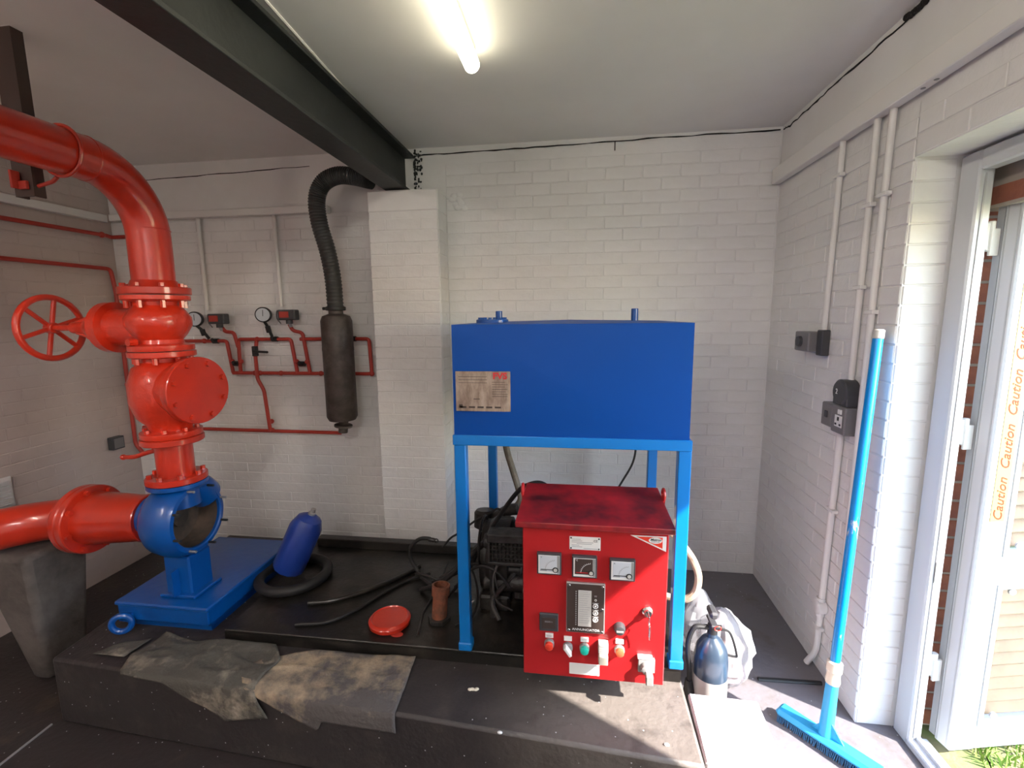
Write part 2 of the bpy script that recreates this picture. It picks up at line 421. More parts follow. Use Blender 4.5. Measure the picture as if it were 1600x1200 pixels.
# right wall faces -x : angle -90 deg
for a, z, L in courses(DY1+.002, YB-.004, 0, 2.42):
    sp.append(((XR-.001, a, z), -pi/2, L, 0))
for a, z, L in courses(DY0-.9, DY1, DH+.001, 2.42):
    sp.append(((XR-.001, a, z), -pi/2, L, 0 if a > .9 else 1))
z = 0; k = 0
while z+BH < DH+.02:
    sp.append(((XR+.072, DY1-.001, z+BH/2), 0, .135, 0)); z += BH; k += 1
lay(wr, sp, 290, 'distant_bricks', M['paint_wall'])
sp = []
for a, z, L in courses(YF+.1, YB-.01, 0, 2.70):
    if a > .8: sp.append(((XL+.001, a, z), pi/2, L, 0))
mb = MB()
for c, ang, L, h in sp:
    mb.box(-(L-.006)/2, (L-.006)/2, 0, .006, -(BH-.005)/2, (BH-.005)/2, .002, mtx=Matrix.Translation(Vector(c)+Vector((.001, 0, 0))) @ Matrix.Rotation(ang, 4, 'Z'))
o = obj('distant_bricks', mb, M['paint_left_shaded'], wl, ang=20, recalc=False); o['kind'] = 'stuff'
# outer brick skin seen past the door frame
mbk = brick_mesh('outer_brick', .215, .065, .012, M['brick_out'], .003)
for k in range(29):
    for (c, ang, mm) in (((1.46, 1.925, .04+k*.075), 0, brick_mesh('outer_brick_end', .10, .065, .012, M['brick_out'], .003) if k == 0 else None),):
        if mm: mend = mm
        o = bpy.data.objects.new('brick', mend); C.objects.link(o); o.parent = ow; o.location = c
for k in range(5):
    o = bpy.data.objects.new('brick', mbk); C.objects.link(o); o.parent = ow; o.location = (1.40, .88+k*.225, 2.085); o.rotation_euler = (0, 0, -pi/2)

# smooth rendered bands above the trunking
obj('ring_beam', MB().box(XR-.001, XR+.01, YF, YB-.001, 2.455, CZ), M['paint_smooth'], wr)
obj('ring_beam', MB().box(XL+.006, -1.285, YB-.001, YB+.01, 2.39, CZ), M['paint_smooth'], wb)
# cracks
def crack(parent, pts, w0, axis, name='crack', jag=.006, n=8):
    mb = MB(); P = []
    for i in range(len(pts)-1):
        a = Vector(pts[i]); b = Vector(pts[i+1])
        for j in range(n): P.append(a.lerp(b, j/n)+Vector((0, 0, random.uniform(-jag, jag))))
    P.append(Vector(pts[-1])); nrm = Vector(axis)
    V = []; F = []
    for i, p in enumerate(P):
        w_ = w0*random.uniform(.45, 1.3)
        V += [p+Vector((0, 0, w_)), p-Vector((0, 0, w_)), p-Vector((0, 0, w_))+nrm*.0015, p+Vector((0, 0, w_))+nrm*.0015]
    for i in range(len(P)-1):
        a = i*4; b = a+4
        for q in range(4): F.append((a+q, a+(q+1) % 4, b+(q+1) % 4, b+q))
    mb.add(V, F); return obj(name, mb, M['crack'], parent)
crack(wb, [(-1.06, 3.049, 2.715), (-.7, 3.049, 2.722), (-.2, 3.049, 2.725), (.5, 3.049, 2.738), (1.155, 3.049, 2.742)], .0036, (0, -1, 0), jag=.003)
crack(wb, [(-3.1, 3.049, 2.66), (-2.5, 3.049, 2.672), (-1.75, 3.049, 2.69)], .0028, (0, -1, 0), jag=.004)
crack(wr, [(1.168, 3.04, 2.742), (1.168, 2.95, 2.728), (1.168, 2.6, 2.735), (1.168, 2.1, 2.735), (1.168, 1.4, 2.74)], .0042, (-1, 0, 0), jag=.004, n=12)
mb = MB().box(.22, .226, 3.046, 3.05, 2.68, 2.73); obj('crack', mb, M['crack'], wb)
mb = MB()
for i in range(9):
    y = 2.02-.012*i; mb.ell((1.163, y, 2.747-random.uniform(0, .010)), (.010, .012, .012), 8, 6)
obj('ceiling_hole', mb, M['crack'], wr)
# patch of filler beside the pier
mb = MB()
for i in range(14): mb.ell((random.uniform(-.80, -.70), 3.048, random.uniform(2.38, 2.47)), (.022, .006, .018), 10, 6)
obj('plaster_patch', mb, M['paint_wall'], wb)
# dark soot where the beam enters the wall
mb = MB()
for i in range(70): mb.ell((-1.032+random.random()**2*.05, random.uniform(3.040, 3.048), random.uniform(2.60, 2.75) if i % 3 else random.uniform(2.48, 2.6)), (random.uniform(.004, .010), .004, random.uniform(.004, .011)), 6, 4)
obj('mortar_crumbs', mb, M['steel_dark'], wb)

# ------------------------------------------------------------------ door
door = bpy.data.objects.new('door_1', None); C.objects.link(door); door['kind'] = 'structure'; WL['door_1'] = Vector((0, 0, 0))
fx0, fx1 = 1.312, 1.362
fr = MB().box(fx0, fx1, 1.815, 1.90, 0, 2.225, .006)
obj('door_frame', fr, M['upvc'], door)
obj('door_frame', MB().box(fx0, fx1, .805, .875, 0, 2.225, .006), M['upvc'], door)
obj('frame_head', MB().box(fx0, fx1, .875, 1.815, 2.16, 2.225, .006), M['upvc'], door)
obj('threshold', MB().box(fx0, fx1+.03, .875, 1.83, 0, .03, .005).box(fx0+.03, fx0+.045, .875, 1.82, .03, .045), M['upvc'], door)
obj('frame_seal', MB().box(fx0+.018, fx0+.023, 1.812, 1.8155, .04, 2.15), M['upvc_grey'], door)
# open leaf, hinged at the far post
LM = Matrix.Translation((1.43, 1.775, -.02)) @ Matrix.Rotation(radians(12), 4, 'Z')
def lb(mb, x0, x1, y0, y1, z0, z1, b=0, mi=0): return mb.box(x0, x1, y0, y1, z0, z1, b, mi, LM)
leaf = MB(); W = .98
lb(leaf, 0, .105, 0, .062, .05, 2.12, .006); lb(leaf, W-.105, W, 0, .062, .05, 2.12, .006)
lb(leaf, .10, W-.10, .002, .060, .05, .155, .006); lb(leaf, .10, W-.10, .002, .060, 2.02, 2.12, .006)
lb(leaf, .10, W-.10, .002, .060, .735, .845, .006)
for (a, b_) in ((.155, .735), (.845, 2.02)):
    lb(leaf, .10, .118, -.004, .012, a, b_); lb(leaf, W-.118, W-.10, -.004, .012, a, b_)
    lb(leaf, .118, W-.118, -.004, .012, a, a+.018); lb(leaf, .118, W-.118, -.004, .012, b_-.018, b_)
leaf = obj('door_leaf', leaf, M['upvc'], door)
seal = MB(); lb(seal, -.0015, .0, .012, .016, .06, 2.11); lb(seal, -.001, 0, .048, .052, .06, 2.11); lb(seal, .004, .06, .0622, .085, .06, 2.11)
obj('seal_strip', seal, M['upvc_grey'], leaf)
for (a, b_) in ((.17, .72), (.86, 2.005)):
    obj('glass_pane', lb(MB(), .116, W-.116, .008, .012, a, b_), M['glass'], leaf)
    z = a+.008
    while z < b_-.03:
        for xa in ((.12, W-.12),):
            s_ = MB(); mt = LM @ Matrix.Translation((0, .036, z+.022)) @ Matrix.Rotation(radians(-28), 4, 'X')
            s_.box(xa[0], xa[1], -.004, .004, -.024, .024, .002, mtx=mt); obj('slat', s_, M['slat'], leaf)
        z += .052
    for z in (a+.02, b_-.02):
        s_ = MB(); p = LM @ Vector((.17, .010, z)); s_.cyl(p, p+Vector((0, -.008, 0)), .012, n=12); obj('screw_cap', s_, M['upvc_grey'], leaf)
tp = MB(); lb(tp, .030, .085, -.0016, -.0002, .98, 1.98); tp = obj('tape_strip', tp, M['tape'], leaf, 'pale yellow tape strip with red script')
for i in range(5):
    q = LM @ Vector((.058, -.002, 1.06+i*.19)); d = LM.to_3x3()
    text('lettering', 'Caution', M['text_orange'], leaf, q, .05, ux=(0, 0, 1), uy=d @ Vector((-1, 0, 0)), shear=.4)
for z in (.34, 1.27, 1.95):
    h = MB().cyl((1.392, 1.845, z-.05), (1.392, 1.845, z+.05), .010, n=12, b=.002).box(1.362, 1.392, 1.84, 1.85, z-.045, z+.045, .002)
    lb(h, -.03, .002, .066, .076, z-.045, z+.045, .002)
    obj('hinge', h, M['white'], leaf)
obj('latch_keep', MB().box(1.33, 1.352, 1.810, 1.8149, .70, .78, .001), M['zinc'], door)

# ------------------------------------------------------------------ outside
gr = struct('ground', MB().box(1.40, 30, -25, 30, -.12, -.02), M['soil'])
bl = MB(); rg = random.Random(3)
for i in range(5200):
    x = 1.56+rg.random()**1.6*2.2; y = rg.uniform(.9, 3.2); a = rg.uniform(0, 2*pi); h = rg.uniform(.03, .085); ww = .0035
    dx, dy = cos(a), sin(a); lx, ly = rg.uniform(-.03, .03), rg.uniform(-.03, .03)
    bl.add([(x-dx*ww, y-dy*ww, -.021), (x+dx*ww, y+dy*ww, -.021), (x+lx*.4+dx*ww*.7, y+ly*.4+dy*ww*.7, -.02+h*.6), (x+lx, y+ly, -.02+h)], [(0, 1, 2, 3)])
g = obj('grass', bl, M['grass'], recalc=False); g['kind'] = 'stuff'; tag(g, 'tufts of short green grass growing outside the open door', 'grass')
nb = thing('brick_shed', 'orange-red brick outbuilding outside beyond the open door', 'building', (4.6, 3.6, -.02))
obj('wall', MB().box(3.8, 5.6, 3.0, 4.4, -.02, 2.3), M['brick_out'], nb)
obj('roof', MB().prism([(-.1, 0), (1.9, 0), (.9, .7)], (3.8, 2.9, 2.3), (1, 0, 0), (0, 0, 1), (0, 1.6, 0)), M['rust'], nb)

# ------------------------------------------------------------------ beam, lamp
bm_ = thing('steel_beam', 'dark grey painted steel I-beam crossing under the ceiling onto the brick pier', 'beam', (-1.10, .4, 2.47))
obj('bottom_flange', MB().box(-1.17, -1.03, YF+.02, 3.04, 2.47, 2.487, .002), M['steel_dark'], bm_)
obj('web', MB().box(-1.108, -1.092, YF+.02, 3.04, 2.487, 2.698), M['steel_dark'], bm_)
obj('top_flange', MB().box(-1.17, -1.03, YF+.02, 3.04, 2.698, 2.715, .002), M['steel_dark'], bm_)
obj('packing_board', MB().box(-1.16, -1.09, YF+.02, 3.04, 2.715, 2.76), M['brown_dark'], bm_)

def lamp(x, y0, y1, label, power, col=(1.0, .93, .68)):
    t = thing('tube_lamp', label, 'lamp', (x, (y0+y1)/2, CZ-.06))
    obj('housing', MB().box(x-.02, x+.02, y0+.03, y1-.03, CZ-.028, CZ, .004), M['white'], t)
    e = MB().lathe([(.006, 0), (.022, .006), (.032, .02), (.032, y1-y0-.02), (.022, y1-y0-.006), (.006, y1-y0)], (x, y0, CZ-.058), (0, 1, 0), 20)
    em = mat('tube_glow', (1, 1, .9), .4, emit=col, estr=power)
    obj('glowing_tube', e, em, t)
lamp(-.425, .82, 2.03, 'glowing pale yellow tube lamp on the ceiling above the blue tank', TUBE_POWER)
lamp(-.425, -1.6, -.4, 'added fill light shaped as a ceiling tube, unseen behind the camera', TUBE_POWER*11, (1, .95, .90))  # added fill, out of view behind the camera, to brighten the room
lamp(-2.35, -1.5, -.3, 'added warm fill light shaped as a ceiling tube, unseen left of the steel beam', TUBE_POWER*8.5, (1, .90, .80))  # another added fill out of view, lifts the left half of the room

# ------------------------------------------------------------------ plinth and skid
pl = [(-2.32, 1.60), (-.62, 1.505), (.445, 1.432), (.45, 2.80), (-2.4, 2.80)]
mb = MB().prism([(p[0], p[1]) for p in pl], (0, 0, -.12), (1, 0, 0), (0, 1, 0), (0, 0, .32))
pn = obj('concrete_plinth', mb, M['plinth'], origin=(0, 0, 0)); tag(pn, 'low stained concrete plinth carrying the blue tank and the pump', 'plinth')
bv = pn.modifiers.new('bevel', 'BEVEL'); bv.width = .012; bv.segments = 2
sk = thing('steel_skid', 'oil-black flat steel base frame lying on the concrete plinth', 'base frame', (-.7, 2.2, .2))
obj('skid_plate', MB().box(-1.62, .44, 1.80, 2.66, .248, .26, .003), M['skid'], sk)
obj('channel', MB().box(-1.62, .44, 1.80, 1.812, .2, .249).box(-1.62, .44, 1.812, 1.85, .2, .206), M['skid'], sk)
obj('channel', MB().box(-1.62, .44, 2.64, 2.66, .2, .249), M['skid'], sk)
obj('back_rail', MB().box(-1.62, .44, 2.60, 2.66, .26, .315, .004), M['skid'], sk)
obj('weld_bar', MB().tube([(-.70, 1.86, .262), (-.73, 2.02, .263), (-.72, 2.25, .262), (-.74, 2.5, .262)], .006, 8), M['engine_grey'], sk)

# ------------------------------------------------------------------ tank on its stand
tk = thing('fuel_tank', 'bright blue rectangular steel tank raised on a four-legged blue stand', 'tank', (-.03, 2.2, .26))
tx0, tx1, ty0, ty1 = -.485, .432, 1.80, 2.56
tb = MB()
zt, zb = 1.668, 1.222
# front sheet pressed into a shallow cross-fold, other sides flat
V = [(tx0, ty0, zb), (tx1, ty0, zb), (tx1, ty0, zt), (tx0, ty0, zt), ((tx0+tx1)/2-.02, ty0-.007, (zb+zt)/2-.01),
     (tx0, ty1, zb), (tx1, ty1, zb), (tx1, ty1, zt), (tx0, ty1, zt), ((tx0+tx1)/2, (ty0+ty1)/2, zt+.012)]
F = [(0, 1, 4), (1, 2, 4), (2, 3, 4), (3, 0, 4), (5, 8, 7, 6), (0, 3, 8, 5), (1, 6, 7, 2), (0, 5, 6, 1), (3, 2, 9), (2, 7, 9), (7, 8, 9), (8, 3, 9)]
tb.add(V, F); tb = obj('tank_body', tb, M['blue_tank'], tk, ang=.5)
r_ = MB().box(tx0-.006, tx1+.01, ty0-.008, ty0+.045, 1.183, 1.225, .002); obj('stand_rail', r_, M['blue_leg'], tk)
obj('stand_rail', MB().box(tx0-.006, tx1+.01, ty1-.04, ty1+.008, 1.183, 1.225, .002), M['blue'], tk)
obj('stand_rail', MB().box(tx0-.006, tx0+.04, ty0+.046, ty1-.041, 1.183, 1.225, .002), M['blue'], tk)
obj('stand_rail', MB().box(tx1-.036, tx1+.01, ty0+.046, ty1-.041, 1.183, 1.225, .002), M['blue'], tk)
for (x, y) in ((tx0+.022, ty0+.018), (tx1-.014, ty0+.018), (tx0+.022, ty1-.018), (tx1-.014, ty1-.018)):
    lg = obj('leg', MB().box(x-.024, x+.024, y-.022, y+.022, .285, 1.183, .003), M['blue_leg'], tk)
    obj('foot', MB().box(x-.029, x+.029, y-.027, y+.027, .262, .30, .004).cyl((x, y, .2602), (x, y, .264), .02, n=12), M['blue_leg'], lg)
for (x, y, h) in ((-.36, 2.2, .045), (.27, 2.25, .05)):
    obj('vent_stub', MB().cyl((x, y, zt), (x, y, zt+.01+h), .016, n=14, b=.002), M['blue'], tk)
cp_ = MB().cyl((-.36, 2.02, zt+.0), (-.36, 2.02, zt+.018), .07, n=24, b=.003)
for i in range(8): cp_.cyl((-.36+.055*cos(i*pi/4), 2.02+.055*sin(i*pi/4), zt+.016), (-.36+.055*cos(i*pi/4), 2.02+.055*sin(i*pi/4), zt+.026), .008, n=6)
obj('filler_cover', cp_, M['blue'], tk)
plq = MB(); n1, n2 = 10, 8; V = []; F = []
px0, px1, pz0, pz1 = -.472, -.252, 1.325, 1.485
plq.box(px0, px1, ty0-.0085, ty0-.0060, pz0, pz1, .0008)
plq = obj('rating_plate', plq, M['plate'], tk, 'stained brown information plate with small red logo')
yy = ty0-.0092
text('lettering', 'FVS', M['text_red'], plq, (-.293, yy, 1.466), .034, depth=.0004, bold=.0012, sx=1.1)
ln = MB()
for i in range(7):
    ln.box(-.325, -.262-random.uniform(0, .012), yy, yy+.0006, 1.442-i*.0095, 1.4435-i*.0095)
for i in range(3): ln.box(-.46, -.345, yy, yy+.0006, 1.463-i*.012, 1.4645-i*.012)
for i in range(5): ln.box(-.455+i*.035, -.43+i*.035, yy, yy+.0006, 1.338, 1.345)
ln.box(-.40, -.375, yy, yy+.0006, 1.373, 1.376).box(-.46, -.445, yy, yy+.0006, 1.338, 1.352)
obj('printed_lines', ln, M['brown_dark'], plq)

# ------------------------------------------------------------------ control panel
cpn = thing('control_panel', 'red steel engine control cabinet with dials and buttons in front of the tank stand', 'control cabinet', (.07, 1.75, .26))
cx0, cx1, cy, cz0, cz1 = -.188, .335, 1.62, .330, .935
bd = MB().box(cx0+.004, cx1-.004, cy+.022, 1.90, cz0+.006, cz1, .003)
bd = obj('cabinet_body', bd, M['panel_red'], cpn)
dr = obj('cabinet_door', MB().box(cx0, cx1, cy, cy+.021, cz0, cz1-.006, .003), M['panel_red'], cpn)
lid = MB()
V = [(-.212, 1.588, .940), (.350, 1.588, .940), (.350, 1.588, .962), (-.212, 1.588, .962), (-.205, 1.93, .985), (.345, 1.93, .985), (-.205, 1.93, .940), (.345, 1.93, .940)]
F = [(0, 1, 2, 3), (3, 2, 5, 4), (6, 7, 1, 0), (4, 5, 7, 6), (0, 3, 4, 6), (1, 7, 5, 2)]
lid.add(V, F); lid = obj('cabinet_lid', lid, M['lid_red'], cpn, 'sooty red top hood of the cabinet'); bv = lid.modifiers.new('bevel', 'BEVEL'); bv.width = .003; bv.segments = 2
for x in (-.209, .349):
    obj('lifting_lug', MB().box(x-.003, x+.003, 1.805, 1.845, .90, .99).torus((x, 1.825, .995), (1, 0, 0), .022, .006, 20, 8), M['panel_red'], cpn)
for x in (-.15, .29):
    obj('mounting_leg', MB().box(x-.02, x+.02, 1.83, 1.87, .2602, cz0+.02, .002), M['black'], cpn)
obj('base_tray', MB().box(cx0+.06, cx1-.10, cy+.03, 1.88, cz0-.016, cz0+.006), M['black'], cpn)
yf = cy
def fbox(x0, x1, z0, z1, d, b=.001, y=None): y = yf if y is None else y; return MB().box(x0, x1, y-d, y+.0005, z0, z1, b)
# name plate
np_ = obj('name_plate', fbox(-.016, .096, .852, .903, .0015), M['white'], cpn, 'white information plate with fine print')
ln = MB()
for i, (a, b_) in enumerate(((-.008, .025), (-.008, .03), (-.008, .07), (.01, .065), (-.008, .02), (-.008, .03), (.035, .085))):
    ln.box(a, b_, yf-.0021, yf-.0015, .892-i*.0058, .8935-i*.0058)
obj('printed_lines', ln, M['text_grey'], np_)
text('lettering', 'CE', M['text_black'], np_, (.078, yf-.002, .888), .012, depth=.0003)
for (x, z) in ((-.010, .897), (.090, .897), (-.010, .858), (.090, .858)): obj('screw', MB().cyl((x, yf-.0013, z), (x, yf-.003, z), .003, n=10), M['text_black'], np_)
# corner emblem: white triangle with red inner triangle and white oval
tri = MB().prism([(.200, .919), (.326, .919), (.326, .862)], (0, yf, 0), (1, 0, 0), (0, 0, 1), (0, -.0012, 0))
tri = obj('corner_emblem', tri, M['white'], cpn, 'white and red triangular maker emblem')
obj('emblem_field', MB().prism([(.221, .915), (.313, .915), (.313, .873)], (0, yf-.0012, 0), (1, 0, 0), (0, 0, 1), (0, -.0005, 0)), M['red_button'], tri)
ov = MB().lathe([(1, 0), (1, .0006)], (0, 0, 0), (0, -1, 0), 28)
ov.v = [(.288+v[0]*.0235, yf-.0017+v[1], .903+v[2]*.0115) for v in ov.v]
obj('emblem_oval', ov, M['white'], tri)
text('lettering', 'Metron', M['text_black'], tri, (.289, yf-.0026, .9055), .0125, depth=.0003, bold=.0002, shear=.3)
text('lettering', 'ELEDYNE', M['text_grey'], tri, (.288, yf-.0026, .8975), .0058, depth=.0003, bold=.0001, sx=1.25)
# three square dials
def dial(x0, x1, z0, z1, dark, nm, unit):
    d = obj('dial', MB().box(x0, x1, yf-.018, yf+.0005, z0, z1, .0015), M['box_dark'], cpn, nm)
    b_ = .0055
    obj('bezel_insert', MB().box(x0+b_, x1-b_, yf-.0192, yf-.018, z0+b_, z1-b_), M['white'], d)
    fx0_, fx1_, fz0, fz1 = x0+b_+.005, x1-b_-.010, z0+b_+.009, z1-b_-.002
    obj('dial_face', MB().box(fx0_, fx1_, yf-.0198, yf-.0192, fz0, fz1), M['brown_dark'] if dark else M['face_white'], d)
    px, pz = x1-.021, z0+.021
    nd = MB().box(fx0_+.004, px, yf-.0206, yf-.0199, pz-.0012, pz+.0016)
    obj('needle', nd, M['text_red'] if dark else M['text_black'], d)
    obj('pivot_ring', MB().torus((px, yf-.0205, pz), (0, 1, 0), .0088, .0022, 22, 6), M['text_black'], d)
    obj('pivot', MB().cyl((px, yf-.0192, pz), (px, yf-.023, pz), .0068, n=16), M['silver_label'], d)
    obj('dial_cover', MB().box(x1-b_-.0095, x1-b_-.0005, yf-.0200, yf-.0192, z0+b_+.002, z1-b_-.001), M['knob_grey'], d)
    ti = MB(); R_ = .036
    for i in range(9):
        a = radians(95+i*10); 
        for rr in (R_, ):
            p = Vector((px+rr*cos(a), 0, pz+rr*sin(a))); q = Vector((px+(rr+.004)*cos(a), 0, pz+(rr+.004)*sin(a)))
            if p.x > fx0_ and q.z < fz1:
                ti.tube([(p.x, yf-.020, p.z), (q.x, yf-.020, q.z)], .0006, 4)
    ti.tube([(px+R_*cos(radians(t)), yf-.020, pz+R_*sin(radians(t))) for t in range(95, 180, 8) if px+R_*cos(radians(t)) > fx0_], .0005, 4)
    obj('scale_marks', ti, M['text_white'] if dark else M['text_grey'], d)
    text('lettering', unit, M['text_white'] if dark else M['text_black'], d, (fx0_+.006, yf-.0199, fz1-.006), .009, depth=.0003)
    if not dark: obj('maker_strip', MB().box(fx0_+.002, fx0_+.026, yf-.0203, yf-.0197, fz0+.001, fz0+.006), M['text_grey'], d)
dial(-.134, -.045, .756, .838, False, 'square dial with white face', 'V')
dial(-.006, .084, .752, .834, True, 'square dial with dark face', '°C')
dial(.129, .219, .749, .830, False, 'square dial with white face', 'A')
# annunciator
an = obj('annunciator', fbox(-.026, .115, .528, .727, .012, .002), M['zinc'], cpn, 'dark alarm annunciator plate with silver label strip')
obj('annunciator_face', MB().box(-.023, .112, yf-.0128, yf-.0119, .531, .724), M['brown_dark'], an)
obj('label_strip', MB().box(.018, .066, yf-.0136, yf-.0127, .556, .700), M['silver_label'], an)
ln = MB()
for i in range(15): ln.box(.021, .062-random.uniform(0, .012), yf-.0141, yf-.0135, .694-i*.0088, .6952-i*.0088)
obj('printed_lines', ln, M['text_grey'], an)
for i in range(16): obj('indicator_lamp', MB().cyl((.010, yf-.0125, .694-i*.0088), (.010, yf-.0145, .694-i*.0088), .0026, n=10), M['knob_grey'], an)
bt = MB()
for z in (.640, .613, .586): bt.torus((.081, yf-.0135, z), (0, 1, 0), .0085, .0018, 20, 6).cyl((.081, yf-.0125, z), (.081, yf-.0145, z), .004, n=12).box(.070, .092, yf-.0137, yf-.0127, z+.011, z+.0122)
bt.torus((.081, yf-.0135, .664), (0, 1, 0), .0035, .0008, 14, 5)
obj('push_ring', bt, M['white'], an)
text('lettering', 'ANNUNCIATOR', M['text_white'], an, (.047, yf-.0130, .542), .0125, depth=.0003, bold=.0002, sx=1.1)
text('lettering', 'TT', M['text_white'], an, (.081, yf-.0130, .678), .008, depth=.0003)
for (x, z) in ((-.016, .717), (.105, .717), (-.016, .538), (.105, .538), (.105, .628)):
    obj('screw', MB().cyl((x, yf-.0125, z), (x, yf-.016, z), .0055, n=12, b=.001), M['chrome'], an)
# hours counter, fuse, key switch
hc = obj('hour_counter', fbox(-.126, -.055, .522, .593, .010, .002), M['box_dark'], cpn)
obj('counter_window', MB().box(-.116, -.065, yf-.0112, yf-.0098, .534, .578), M['brown_dark'], hc)
text('lettering', '00000 h', M['text_grey'], hc, (-.091, yf-.0116, .562), .009, depth=.0003)
fs = obj('fuse_holder', MB().lathe([(.021, 0), (.021, .012), (.017, .026), (.011, .028)], (.170, yf, .556), (0, -1, 0), 22), M['box_dark'], cpn)
obj('slot', MB().box(.157, .183, yf-.031, yf-.027, .553, .559), M['knob_grey'], fs)
ks = obj('key_switch', MB().lathe([(.019, 0), (.019, .006), (.013, .012), (.013, .020)], (.268, yf, .628), (0, -1, 0), 22), M['chrome'], cpn)
obj('key', MB().box(.2665, .2695, yf-.050, yf-.018, .619, .637, .001).torus((.268, yf-.046, .607), (1, 0, 0), .011, .0014, 16, 5).box(.2665, .2695, yf-.052, yf-.043, .560, .598, .0008).tube([(.272, yf-.044, .598), (.274, yf-.040, .57), (.273, yf-.038, .54)], .0022, 6), M['chrome'], ks)
# row of buttons with legend plates
def legend(x, z, w=.030, h=.018): return MB().box(x-w/2, x+w/2, yf-.006, yf+.0005, z-h/2, z+h/2, .001)
def button(x, z, m, nm):
    b_ = obj('push_button', MB().lathe([(.0185, 0), (.0185, .012), (.0165, .014)], (x, yf, z), (0, -1, 0), 24), M['knob_grey'], cpn, nm)
    obj('button_cap', MB().lathe([(.0155, .012), (.0150, .026), (.012, .028)], (x, yf, z), (0, -1, 0), 24), m, b_)
    lg = obj('legend_plate', legend(x, z+.033), M['white'], b_)
    obj('printed_lines', MB().box(x-.011, x+.010, yf-.0066, yf-.0058, z+.035, z+.0365).box(x-.009, x+.009, yf-.0066, yf-.0058, z+.030, z+.0315), M['text_grey'], b_)
button(-.089, .468, M['red_button'], 'red push button')
button(.043, .462, M['green_button'], 'green push button')
button(.172, .466, M['orange_button'], 'orange push button')
sl = obj('selector_switch', MB().lathe([(.0185, 0), (.0185, .012), (.0165, .014)], (-.019, yf, .460), (0, -1, 0), 24), M['knob_grey'], cpn)
mt = Matrix.Translation((-.019, yf-.02, .460)) @ Matrix.Rotation(radians(-35), 4, 'Y')
obj('selector_handle', MB().box(-.006, .006, -.018, .008, -.02, .02, .002, mtx=mt), M['white'], sl)
obj('legend_plate', legend(-.019, .494), M['white'], sl)
rk = obj('rocker_cover', MB().box(.093, .129, yf-.030, yf+.0005, .462, .500, .002), M['silver_label'], cpn, 'pale flip-up rocker switch')
obj('rocker', MB().box(.094, .128, yf-.044, yf-.004, .425, .461, .003), M['ivory'], rk)
obj('printed_lines', MB().box(.097, .125, yf-.0306, yf-.0298, .490, .4915).box(.097, .125, yf-.0306, yf-.0298, .480, .4815).box(.097, .122, yf-.0306, yf-.0298, .471, .4725), M['text_grey'], rk)
wp = obj('warning_plate', fbox(-.013, .100, .346, .393, .0015), M['white'], cpn, 'blank white rounded plate near the bottom edge')
for z in (.386, .352): obj('screw', MB().cyl((.091, yf-.001, z), (.091, yf-.003, z), .003, n=10), M['text_grey'], wp)
iso = obj('isolator_switch', MB().box(.240, .300, yf-.014, yf+.0005, .388, .443, .002), M['knob_grey'], cpn)
obj('isolator_knob', MB().lathe([(.020, .012), (.018, .034), (.014, .036)], (.268, yf, .414), (0, -1, 0), 22).box(.262, .288, yf-.062, yf-.03, .374, .412, .003), M['knob_grey'], iso)
obj('isolator_label', MB().box(.237, .290, yf-.016, yf, .443, .454, .001), M['white'], iso)

# ------------------------------------------------------------------ engine below the tank
en = thing('diesel_engine', 'black oily diesel engine standing on the skid beneath the blue tank', 'engine', (0, 2.3, .26))
eb = MB().box(-.30, .36, 2.12, 2.44, .30, .60, .012).box(-.24, .30, 2.06, 2.5, .262, .31, .006)
for i in range(7): eb.box(-.27+i*.09, -.255+i*.09, 2.105, 2.45, .32, .58, .004)
obj('engine_block', eb, M['engine'], en)
hd = MB().box(-.29, .34, 2.14, 2.36, .60, .695, .008)
for i in range(9): hd.box(-.285+i*.07, -.24+i*.07, 2.13, 2.37, .612, .66, .004)
obj('cylinder_head', hd, M['engine_grey'], en)
rc = MB().box(-.27, .32, 2.18, 2.32, .695, .735, .01)
for i in range(6): rc.cyl((-.22+i*.1, 2.25, .735), (-.22+i*.1, 2.25, .748), .012, n=8)
obj('rocker_cover', rc, M['engine_grey'], en)
obj('flywheel_housing', MB().lathe([(.17, 0), (.19, .01), (.19, .10), (.175, .12), (.175, .15), (.10, .17)], (-.31, 2.27, .465), (-1, 0, 0), 32).box(-.46, -.31, 2.08, 2.44, .2605, .34, .01), M['engine'], en)
obj('starter_motor', MB().cyl((-.44, 2.12, .40), (-.16, 2.12, .40), .045, n=20, b=.008).cyl((-.42, 2.12, .47), (-.25, 2.12, .47), .026, n=16, b=.005), M['engine'], en)
obj('air_filter', MB().lathe([(.03, 0), (.062, .02), (.062, .10), (.05, .115)], (-.50, 2.46, .50), (0, .15, 1), 24), M['engine'], en)
obj('oil_filter', MB().cyl((.10, 2.09, .34), (.10, 2.09, .47), .04, n=20, b=.006), M['engine'], en)
obj('exhaust_manifold', MB().tube(spline([(-.30, 2.40, .66), (-.36, 2.42, .64), (-.44, 2.45, .58), (-.50, 2.46, .55)]), .032, 12), M['engine_grey'], en)
obj('coolant_pipe', MB().tube(spline([(-.25, 2.13, .50), (-.32, 2.08, .42), (-.38, 2.02, .36), (-.34, 1.96, .30)]), .012, 8), M['engine_grey'], en)
obj('brass_union', MB().cyl((-.235, 2.03, .42), (-.20, 2.03, .42), .012, n=6), M['ivory'], en)
for x in (-.2, .25):
    obj('engine_mount', MB().box(x-.03, x+.03, 2.02, 2.10, .2605, .34, .004), M['engine'], en)
obj('fuel_line', MB().tube(spline([(-.27, 2.11, .56), (-.32, 2.05, .57), (-.37, 2.0, .50), (-.35, 1.96, .40), (-.28, 1.97, .35)]), .005, 6), M['engine_grey'], en)
bq = thing('battery', 'black finned battery block with pale terminals behind the red cabinet', 'battery', (-.29, 2.02, .60))
